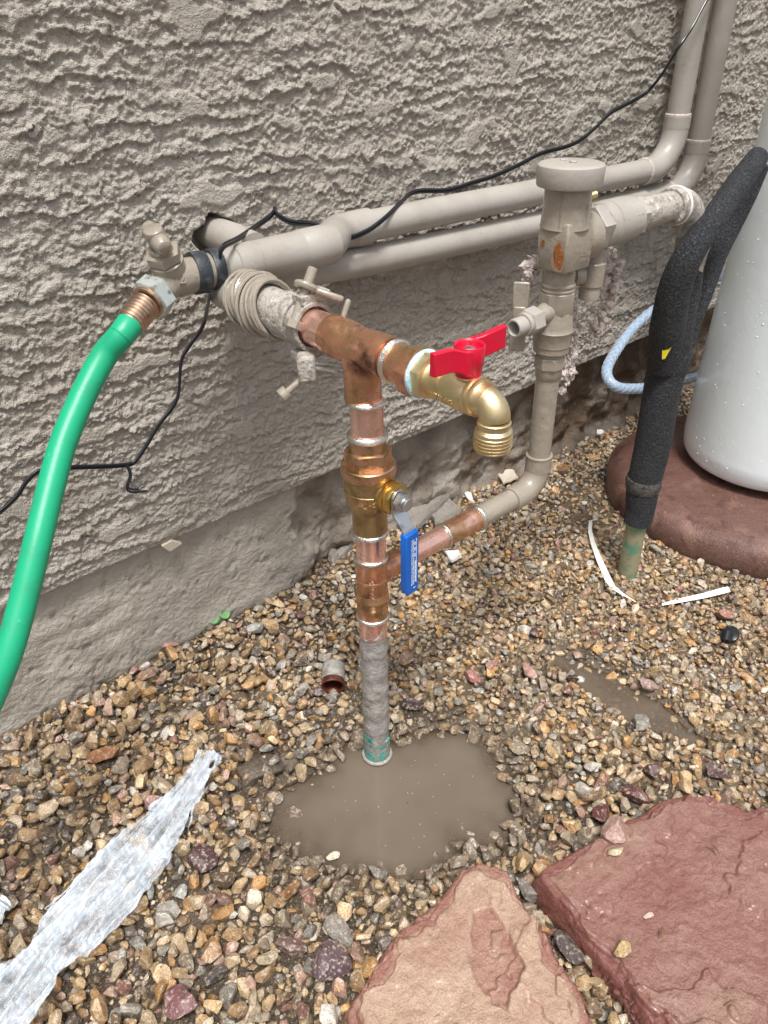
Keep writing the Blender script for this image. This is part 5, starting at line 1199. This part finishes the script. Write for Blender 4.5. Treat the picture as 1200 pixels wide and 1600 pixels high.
# a second, looser layer resting on the first
n_c = 30000
x = rng.uniform(-.62, 1.0, n_c); y = rng.uniform(-.80, .0, n_c); u_ = rng.uniform(0, 1, n_c)
fine_ = sst(-.02, .34, x + .45 * (y + .38) + .10 * noise(x * 7, y * 7))
r = np.where(rng.uniform(0, 1, n_c) < .5, rng.uniform(.0066, .0120, n_c), rng.uniform(.0040, .0076, n_c)) * (1 - .50 * fine_)
ok = visible(x, y) & ~in_poly(x, y, FA) & ~in_poly(x, y, FB) & (np.hypot(x - PC[0], y - PC[1]) > .24) & (y < .006 - r)
ok &= in_ell(x, y, -.018, -.343, .116, .078, math.radians(-32)) + .55 * noise(x * 13 + 2.4, y * 13) > 1.05
ok &= in_ell(x, y, .277, -.413, .105, .026, math.radians(-88)) > 1.2
ok &= in_ell(x, y, .62, -.13, .12, .07, .8) > 1
ok &= u_ < .40
hash1, hashg = hashg, {}
for xx, yy, rr_ in big_xy: hashg.setdefault((int(xx // cell), int(yy // cell)), []).append((xx, yy, rr_))
for q in np.nonzero(ok)[0]:
    if free(x[q], y[q], r[q], .72):
        hashg.setdefault((int(x[q] // cell), int(y[q] // cell)), []).append((x[q], y[q], r[q])); placed.append((x[q], y[q], r[q], 1))
P = np.array(placed); N = len(P)
gz = ground_h(P[:, 0], P[:, 1])
zc = gz + P[:, 2] * np.where(P[:, 3] > 0, 1.0, .28) + np.where(P[:, 3] > 0, .0030, 0)
ci = rng.choice(len(PAL), N, p=PW)
sand = np.clip((.0036 - P[:, 2]) / .0016, 0, 1)
colr = PAL[ci] * rng.uniform(.55, 1.2, (N, 1)); colr = colr * (1 - .25 * sand[:, None]) + np.array((.36, .26, .15)) * .25 * sand[:, None]
e1 = in_ell(P[:, 0], P[:, 1], -.018, -.343, .116, .078, math.radians(-32)) + .55 * noise(P[:, 0] * 13 + 2.4, P[:, 1] * 13)
damp_ = .38 * sst(.18, .5, noise(P[:, 0] * 8 + 60, P[:, 1] * 8))
coat = np.maximum(.85 * (1 - sst(1.0, 2.4, e1 + rng.uniform(-.4, .4, N))), damp_ * rng.uniform(.5, 1, N))[:, None]          # stones by the puddle wear a film of its mud
colr = colr * (1 - coat) + np.array((.165, .130, .097)) * coat
# distance to the camera decides the most visible ones
dist = np.sqrt((P[:, 0] + .3554) ** 2 + (P[:, 1] + .7192) ** 2 + .48)
size_px = P[:, 2] / dist
d3 = np.stack([P[:, 0] + .3554, P[:, 1] + .7192, zc - .6944], 1); zz_ = d3 @ np.array(F_)
vis = (np.abs(d3 @ np.array(R_) / zz_ * 1188.4) < 600) & (np.abs(d3 @ np.array(U_) / zz_ * 1188.4) < 800)
order = np.argsort(-(size_px * vis * np.where(P[:, 3] > 0, 1.25, 1.0)))
single = set(order[:300].tolist())
def rots(n_):
    q = rng.normal(size=(n_, 4)); q /= np.linalg.norm(q, axis=1)[:, None]; w, x, y, z = q.T
    return np.stack([1 - 2 * (y * y + z * z), 2 * (x * y - z * w), 2 * (x * z + y * w), 2 * (x * y + z * w), 1 - 2 * (x * x + z * z), 2 * (y * z - x * w), 2 * (x * z - y * w), 2 * (y * z + x * w), 1 - 2 * (x * x + y * y)], 1).reshape(-1, 3, 3)
Vs, Fs, Cs = [], [], []; off = 0
idx = np.array([i for i in range(N) if i not in single])
tsel = rng.integers(0, 8, len(idx))
big = P[idx, 2] > .0058
for s in (1, 2):
    for ti in range(8):
        k = idx[(tsel == ti) & (big if s == 2 else ~big)]
        if len(k) == 0: continue
        tv, tf = tmpl[s][ti]
        Rm = rots(len(k)); sc = P[k, 2][:, None, None] * 1.24
        v = np.einsum('nij,vj->nvi', Rm, tv) * sc; v[:, :, 2] *= .85
        v += np.stack([P[k, 0], P[k, 1], zc[k]], 1)[:, None, :]
        nv = len(tv); Vs.append(v.reshape(-1, 3))
        Fs.append((tf[None] + (off + np.arange(len(k)) * nv)[:, None, None]).reshape(-1, 3)); off += len(k) * nv
        Cs.append(np.repeat(colr[k], nv, 0))
gv = np_mesh('gravel', np.concatenate(Vs), np.concatenate(Fs), M['gravel'], None, smooth=False, col=np.concatenate(Cs))
tag(gv, 'loose tan and brown decorative gravel covering the ground', 'gravel', kind='stuff')
print('gravel pieces', N, 'base', base_n, 'tris', sum(len(f) for f in Fs))
pm = []
for ti in range(8):
    v, f = tmpl[2][ti]; o_ = np_mesh('pebble_source', v, f, M['stone'], None, sharp=22); pm.append(o_.data); bpy.data.objects.remove(o_)
for i in sorted(single):
    o = bpy.data.objects.new('pebble', pm[i % 8]); COL.objects.link(o); o.parent = ground
    o.location = (P[i, 0], P[i, 1], zc[i]); s_ = P[i, 2] * 1.24; o.scale = (s_, s_, s_ * .9)
    o.rotation_euler = rng.uniform(0, 6.28, 3); o.color = (*colr[i], 1)

# ================================================================== SMALL THINGS ON THE GROUND
# broken flakes of the footing
def flake(name, poly, thick, material, label, cat, zlift=0.004, tilt=0.0, group=None, seed=0, parent=None):
    n = len(poly); c_ = Vector((sum(p[0] for p in poly) / n, sum(p[1] for p in poly) / n, 0)); P2 = []
    g = random.Random(seed)
    for i in range(n):
        a_, b_ = Vector(poly[i]), Vector(poly[(i + 1) % n])
        for k in range(4):
            q = a_.lerp(b_, k / 4); q += Vector((g.uniform(-1, 1), g.uniform(-1, 1), 0)) * (b_ - a_).length * .05; P2.append(q)
    m_ = MB(); n = len(P2); rings = []
    for fr_, z_ in ((1.0, 0), (1.02, thick * .5), (.97, thick), (.75, thick * 1.12), (.4, thick * 1.05)):
        rings.append([c_ + (p - c_) * fr_ + Vector((0, 0, zlift + z_ + tilt * (p - c_).x * fr_ + g.uniform(-1, 1) * thick * .12)) for p in P2])
    vs = [v for r_ in rings for v in r_]; fs = []
    for i in range(len(rings) - 1):
        for k in range(n): fs.append((i * n + k, i * n + (k + 1) % n, (i + 1) * n + (k + 1) % n, (i + 1) * n + k))
    fs.append(tuple(range(n - 1, -1, -1))); fs.append(tuple((len(rings) - 1) * n + k for k in range(n)))
    m_.add([(v.x, v.y, v.z) for v in vs], fs)
    return tag(obj(name, m_, material, sharp=50), label, cat, group)
M['flake'] = mat('broken concrete', (0.30, 0.27, 0.235), 0.75, var=[((0.20, 0.17, 0.14), 40, .5, .7)], bump=[(200, .003), (800, .001)])
flake('concrete_flake', [(0.3690, 0.0493, 0.0100), (0.4359, 0.0649, 0.0100), (0.4484, 0.0313, 0.0100), (0.3830, 0.0108, 0.0100), (0.3089, -0.0079, 0.0100), (0.2925, 0.0187, 0.0100)], .012, M['flake'], 'long broken concrete flake lying behind the copper riser', 'rubble', group='broken concrete flakes', seed=1, zlift=.006)
flake('concrete_flake', [(0.3557, 0.0153, 0.0100), (0.4070, 0.0202, 0.0100), (0.3997, -0.0194, 0.0100), (0.3712, -0.0331, 0.0100), (0.3422, -0.0166, 0.0100)], .010, M['flake'], 'short concrete flake between the long one and the painted bend', 'rubble', group='broken concrete flakes', seed=2)
flake('concrete_flake', [(0.5431, 0.0371, 0.0050), (0.5707, 0.0241, 0.0050), (0.5540, -0.0024, 0.0050), (0.5223, 0.0033, 0.0050)], .004, M['chip'], 'pale ragged paint flake on the gravel under the brass spout', 'rubble', seed=3)
flake('concrete_flake', [(0.4559, 0.0353, 0.0050), (0.4590, 0.0187, 0.0050), (0.4429, -0.0070, 0.0050), (0.4405, 0.0084, 0.0050)], .003, M['strip'], 'small white paint flake right of the concrete flakes', 'rubble', seed=4)
flake('concrete_flake', [(0.3085, -0.0725, 0.0050), (0.3263, -0.0820, 0.0050), (0.3198, -0.0978, 0.0050), (0.2999, -0.0948, 0.0050)], .004, M['strip'], 'white chip on the gravel under the copper branch', 'rubble', seed=5)
flake('concrete_flake', [(0.2633, 0.1829, 0.0300), (0.3203, 0.1736, 0.0300), (0.2753, 0.0923, 0.0300), (0.2165, 0.0678, 0.0200), (0.2220, 0.1154, 0.0300)], .035, M['flake'], 'lump of broken footing left of the ball valve', 'rubble', group='broken concrete flakes', seed=6, zlift=-.02)
flake('concrete_flake', [(0.1920, 0.0857, 0.0100), (0.2637, 0.0981, 0.0200), (0.2258, 0.0325, 0.0100), (0.1620, 0.0139, 0.0100)], .030, M['flake'], 'low lump of broken footing behind the riser, half buried', 'rubble', group='broken concrete flakes', seed=7, zlift=-.02)
for i, (p, lab, mm) in enumerate((((0.8026, 0.0613, 0.0040), 'white paint scrap on the dark soil right of the painted riser', 'strip'), ((0.8054, 0.0073, 0.0040), 'small white paint scrap nearest the foam-wrapped pipe', 'strip'), ((0.5135, -0.0475, 0.0040), 'brown dry leaf by the elbow of the painted pipe', 'dry_leaf'), ((0.5885, 0.0551, 0.0060), 'brown dry leaf below the brass spout', 'dry_leaf'), ((0.6445, -0.0315, 0.0040), 'brown dry leaf right of the painted riser', 'dry_leaf'))):
    g = random.Random(60 + i); s_ = .013 if mm == 'strip' else .018; a0 = g.uniform(0, 3)
    q = Vector(p); pl = [(q.x + s_ * math.cos(a0 + a_) * k_, q.y + s_ * math.sin(a0 + a_) * k_ * .6, q.z) for a_, k_ in ((0, 1), (1, .6), (2, .8), (3.1, 1), (4, .7), (5.2, .6))]
    flake('dry_leaf' if mm == 'dry_leaf' else 'paint_scrap', pl, .0012, M[mm], lab, 'leaf' if mm == 'dry_leaf' else 'scrap', zlift=.006, seed=70 + i, tilt=.15)
m_ = MB(); pc = [Vector((-0.0905, -0.0040, 0.1786)), Vector((-0.0779, -0.0040, 0.1799)), Vector((-0.0663, -0.0040, 0.1706)), Vector((-0.0820, -0.0040, 0.1671))]
m_.add(pc + [p + Vector((.001, .004, .001)) for p in pc], [(3, 2, 1, 0), (4, 5, 6, 7)] + [(k, (k + 1) % 4, 4 + (k + 1) % 4, 4 + k) for k in range(4)])
tag(obj('paint_chip', m_, M['chip']), 'cream paint chip caught under the bottom edge of the stucco', 'scrap')

# clods of wet mud by the puddle
for i, (p, s_, lab) in enumerate((((-0.1166, -0.2169, 0.0040), .030, 'flat clod of wet mud between the plastic film and the puddle'), ((-0.1414, -0.2137, 0.0040), .014, 'small clod of mud at the tip of the plastic film'), ((-0.0850, -0.2258, 0.0020), .016, 'low mud clod left of the riser at the puddle edge'))):
    v, f = rock(3, 300 + i, cuts=5, lump=.35, sq=(1, .72, .34)); v = v * s_; v += .0012 * np.stack([noise(v[:, 0] * 300, v[:, 1] * 300)] * 3, 1)
    o = np_mesh('mud_clod', v, f, M['mud'], None); o.location = (p[0], p[1], p[2]); o.rotation_euler = (0, 0, i * .7); tag(o, lab, 'mud')

# loose copper ring
ax = Vector((-.62, -.76, -.16)).normalized(); c0 = Vector((0.0325, -0.1569, 0.0200))
rg = thing('copper_ring', (c0.x, c0.y, .0), 'loose cut-off copper coupling lying on the gravel, its open end showing', 'coupling')
mb = MB().lathe([(.001, .0128), (0, .0136), (.001, .0142), (.0235, .0142), (.0235, .0120), (.010, .0118), (.001, .0118)], c0, ax, 36, close=True); obj('painted_sleeve', mb, M['crust'], rg)
mb = MB().lathe([(.0230, .0122), (.0230, .0142), (.0300, .0142), (.0306, .0136), (.0306, .0124), (.0295, .0119), (.0100, .0117), (.0100, .0122)], c0, ax, 36, close=True); obj('copper_rim', mb, M['copper_dark'], rg)
mb = MB().lathe([(.006, 0), (.006, .0121), (.0065, .0121), (.0065, 0)], c0, ax, 30); obj('mud_plug', mb, M['mud'], rg)

# black plastic cap
c0 = Vector((0.4623, -0.4448, 0.0080)); a1 = Vector((-.5, -.55, .6)).normalized()
bc = thing('black_plug', (c0.x, c0.y, 0), 'small black plastic plug on the gravel right of the white scraps', 'plug')
obj('cap_head', MB().lathe([(0, 0), (0, .0096), (.002, .0106), (.006, .0104), (.0075, .0085), (.0068, .0062), (.0058, 0)], c0, a1, 26), M['cap'], bc)
obj('cap_stem', MB().rod(c0 + Vector((-.004, .002, .003)), c0 + Vector((-.016, -.003, -.003)), .0075, 20), M['cap'], bc)

# white vinyl scraps
def ribbon(name, pts, w_, label, twist=None):
    m_ = MB(); P_ = [Vector(p) for p in pts]; n = len(P_); vs = []; fs = []
    for i in range(n):
        t_ = (P_[min(i + 1, n - 1)] - P_[max(i - 1, 0)]); t_.z = 0; t_.normalize(); nn = Vector((-t_.y, t_.x, .5)).normalized(); ww = w_[i]
        up_ = t_.cross(nn).normalized()
        for a_, b_ in ((-1, 0), (1, 0), (1, 1), (-1, 1)): vs.append(P_[i] + nn * a_ * ww / 2 + up_ * b_ * .0009)
    for i in range(n - 1):
        for k in range(4): fs.append((i * 4 + k, i * 4 + (k + 1) % 4, (i + 1) * 4 + (k + 1) % 4, (i + 1) * 4 + k))
    fs += [(3, 2, 1, 0), tuple((n - 1) * 4 + k for k in range(4))]
    return tag(obj(name, m_.add(vs, fs), M['strip']), label, 'scrap', 'white plastic scraps')
ribbon('plastic_scrap', [(0.5447, -0.1731, 0.0140), (0.5331, -0.1715, 0.0160), (0.5117, -0.1864, 0.0140), (0.4900, -0.2088, 0.0120), (0.4649, -0.2390, 0.0100), (0.4374, -0.2733, 0.0100), (0.4282, -0.2886, 0.0090), (0.4275, -0.3074, 0.0070), (0.4271, -0.3274, 0.0070)], [.004, .0055, .006, .0068, .0085, .0095, .007, .003, .001], 'bent white plastic scrap left of the green stained pipe foot')
ribbon('plastic_scrap', [(0.4450, -0.3553, 0.0100), (0.4678, -0.3664, 0.0110), (0.5012, -0.3849, 0.0130), (0.5284, -0.3976, 0.0150), (0.5369, -0.4015, 0.0150)], [.003, .0060, .0075, .0085, .0080], 'straight white plastic scrap in front of the red pad')
ribbon('plastic_scrap', [(0.0056, -0.0187, 0.0120), (0.0015, -0.0130, 0.0140), (0.0004, -0.0051, 0.0140)], [.006, .008, .006], 'tiny white scrap beside the rough grey stone by the footing')

# seedling
c0 = Vector((-0.0300, 0.0098, 0.0220))
sd_ = thing('seedling', (c0.x, c0.y, 0), 'tiny green seedling with two round leaves against the footing', 'plant')
obj('stem', MB().tube([c0 - Vector((0, 0, .022)), c0], .0009, 8), M['leaf'], sd_)
for s in (-1, 1):
    m_ = MB(); lc = c0 + Vector((.0085 * s * .85, -.0085 * s * .3, .004 + .002 * s)); n = 18
    vs = [lc + Vector((.0072 * math.cos(a_), .0066 * math.sin(a_), .0016 * math.cos(2 * a_))) for a_ in [2 * math.pi * k / n for k in range(n)]]
    vs2 = [v - Vector((0, 0, .0007)) for v in vs]
    m_.add(vs + vs2 + [lc + Vector((0, 0, -.0006)), lc - Vector((0, 0, .0014))], [(k, (k + 1) % n, 2 * n) for k in range(n)] + [(n + (k + 1) % n, n + k, 2 * n + 1) for k in range(n)] + [(k, n + k, n + (k + 1) % n, (k + 1) % n) for k in range(n)])
    m_.tube([c0, lc], .0007, 6); obj('leaf', m_, M['leaf'], sd_)

# crumpled clear film
def film(name, spine, label, seed, nL=300, nW=110):
    P_ = [(Vector(p), w_) for p, w_ in spine]; n = len(P_)
    t_ = np.linspace(0, n - 1, nL); i0 = np.clip(t_.astype(int), 0, n - 2); fr_ = t_ - i0
    pp = np.array([p[:] for p, _ in P_]); ww = np.array([w_ for _, w_ in P_])
    def cr_(A):
        p0 = A[np.clip(i0 - 1, 0, n - 1)]; p1 = A[i0]; p2 = A[i0 + 1]; p3 = A[np.clip(i0 + 2, 0, n - 1)]; f_ = fr_[:, None]
        return .5 * (2 * p1 + (p2 - p0) * f_ + (2 * p0 - 5 * p1 + 4 * p2 - p3) * f_ ** 2 + (3 * p1 - p0 - 3 * p2 + p3) * f_ ** 3)
    c_ = cr_(pp); w_ = cr_(ww[:, None])[:, 0]
    tg = np.gradient(c_, axis=0); tg[:, 2] = 0; tg /= np.linalg.norm(tg, axis=1)[:, None]; sd = np.stack([-tg[:, 1], tg[:, 0], 0 * tg[:, 0]], 1)
    s_ = np.linspace(-1, 1, nW); L_ = np.cumsum(np.r_[0, np.linalg.norm(np.diff(c_, axis=0), axis=1)])
    LL, SS = np.meshgrid(L_, s_, indexing='ij'); W2 = w_[:, None] * (1 + .10 * noise(LL * 18 + seed, np.sign(SS) * 5) + .05 * noise(LL * 70, np.sign(SS) * 3 + seed))
    off = SS * W2 / 2
    x = c_[:, None, 0] + sd[:, None, 0] * off; y = c_[:, None, 1] + sd[:, None, 1] * off
    drag = .0015 * noise(LL * 60 + seed, off * 160); x = x + tg[:, None, 0] * drag; y = y + tg[:, None, 1] * drag
    streak = (1 - np.abs(noise(LL * 4 + seed, off * 80 + 1.2 * noise(LL * 7, off * 14)))) ** 3
    streak2 = (1 - np.abs(noise(LL * 9 + 3, off * 210 + noise(LL * 9, off * 30)))) ** 2
    crump = np.abs(noise(LL * 55, off * 60 + seed)) + .5 * np.abs(noise(LL * 130 + 5, off * 120))
    z = c_[:, None, 2] + .0045 + .0075 * (1 - SS ** 2) * .7 + .0062 * streak + .0028 * streak2 + .0040 * crump + .003 * noise(LL * 12, off * 14)
    op = np.clip(.20 + .16 * streak + .14 * streak2 + .20 * noise(LL * 24, off * 34) + .14 * noise(LL * 70, off * 80), .05, .62)  # milky film, whiter along the folds to stand in for long streak highlights
    V = np.stack([x.ravel(), y.ravel(), z.ravel()], 1)
    keep = np.ones((nL - 1, nW - 1), bool)
    tear = (np.abs(SS) > .86) & (noise(LL * 16 + seed, SS * 3) > .30); tear |= (LL < .018) & (noise(off * 160, LL * 60) > .30)
    keep &= ~tear[:-1, :-1]
    F = grid_faces(nL, nW)[keep.ravel()]
    c0_ = (float(c_[nL // 2, 0]), float(c_[nL // 2, 1]), 0)
    o = np_mesh(name, V, F, M['film'], None, loc=c0_, col=np.repeat(op.ravel()[:, None], 3, 1))
    md = o.modifiers.new('thickness', 'SOLIDIFY'); md.thickness = .00025
    return tag(o, label, 'plastic film')
film('plastic_film', [((-0.1512, -0.1778, 0.0140), 0.0290), ((-0.1680, -0.1895, 0.0140), 0.0295), ((-0.1962, -0.2047, 0.0140), 0.0361), ((-0.2257, -0.2193, 0.0130), 0.0541), ((-0.2601, -0.2332, 0.0130), 0.0641), ((-0.2922, -0.2461, 0.0130), 0.0673), ((-0.3220, -0.2552, 0.0130), 0.0657), ((-0.3490, -0.2639, 0.0130), 0.0641), ((-0.3675, -0.2726, 0.0150), 0.0459), ((-0.3875, -0.2802, 0.0150), 0.0575), ((-0.4084, -0.2867, 0.0130), 0.0673), ((-0.4361, -0.2960, 0.0130), 0.0739)],
     'crumpled strip of clear plastic film lying across the gravel', 4)
film('plastic_scrap', [((-0.3941, -0.1818, 0.0140), .020), ((-0.3872, -0.1958, 0.0140), .024), ((-0.3812, -0.2087, 0.0140), .020), ((-0.3793, -0.2134, 0.0140), .010)], 'small shard of clear film left of the long plastic strip', 8, 60, 40)

for p, q_, lab in (((0.1393, -0.5980, 0.0440), (.002, .010), 'tiny dark twig on the red flagstone near its back edge'), ((0.0366, -0.6075, 0.0420), (.008, .004), 'tiny dark twig on the red flagstone right of the round pebble'), ((0.0298, -0.6735, 0.0400), (.010, -.004), 'short dark twig lying low on the red flagstone'), ((0.0589, -0.0226, 0.0120), (.020, .008), 'thin black stick on the gravel behind the riser')):
    v_ = Vector((q_[0], q_[1], .001)); c_ = Vector(p)
    tag(obj('twig', MB().tube([c_ - v_ * .5, c_ + Vector((.001, 0, .0008)), c_ + v_ * .5], [.0007, .0011, .0006], 8, smooth=3), M['dry_leaf']), lab, 'twig', 'small twigs')
mb = MB(); g = random.Random(21)  # bits afloat on the puddle; their pale colour stands in for reflected sky
for i in range(30):
    a_, r_ = g.uniform(0, 6.28), math.sqrt(g.uniform(0, 1)) * .8; c_, s_ = math.cos(math.radians(-32)), math.sin(math.radians(-32))
    px_, py_ = .115 * r_ * math.cos(a_), .075 * r_ * math.sin(a_)
    mb.lathe([(0, 0), (0, .0004 * g.uniform(.6, 1.5)), (.0002, .0003), (.0003, 0)], (-.016 + px_ * c_ - py_ * s_, -.347 + px_ * s_ + py_ * c_, WATER_Z), (g.uniform(-.1, .1), .1, 1), 6)
mb.v = [(x, y, z) for x, y, z in mb.v]
tag(obj('sky_glint_flecks', mb, M['chip'], sharp=80), 'floating specks on the muddy puddle, pale colour standing in for reflected sky', 'fleck', kind='stuff')
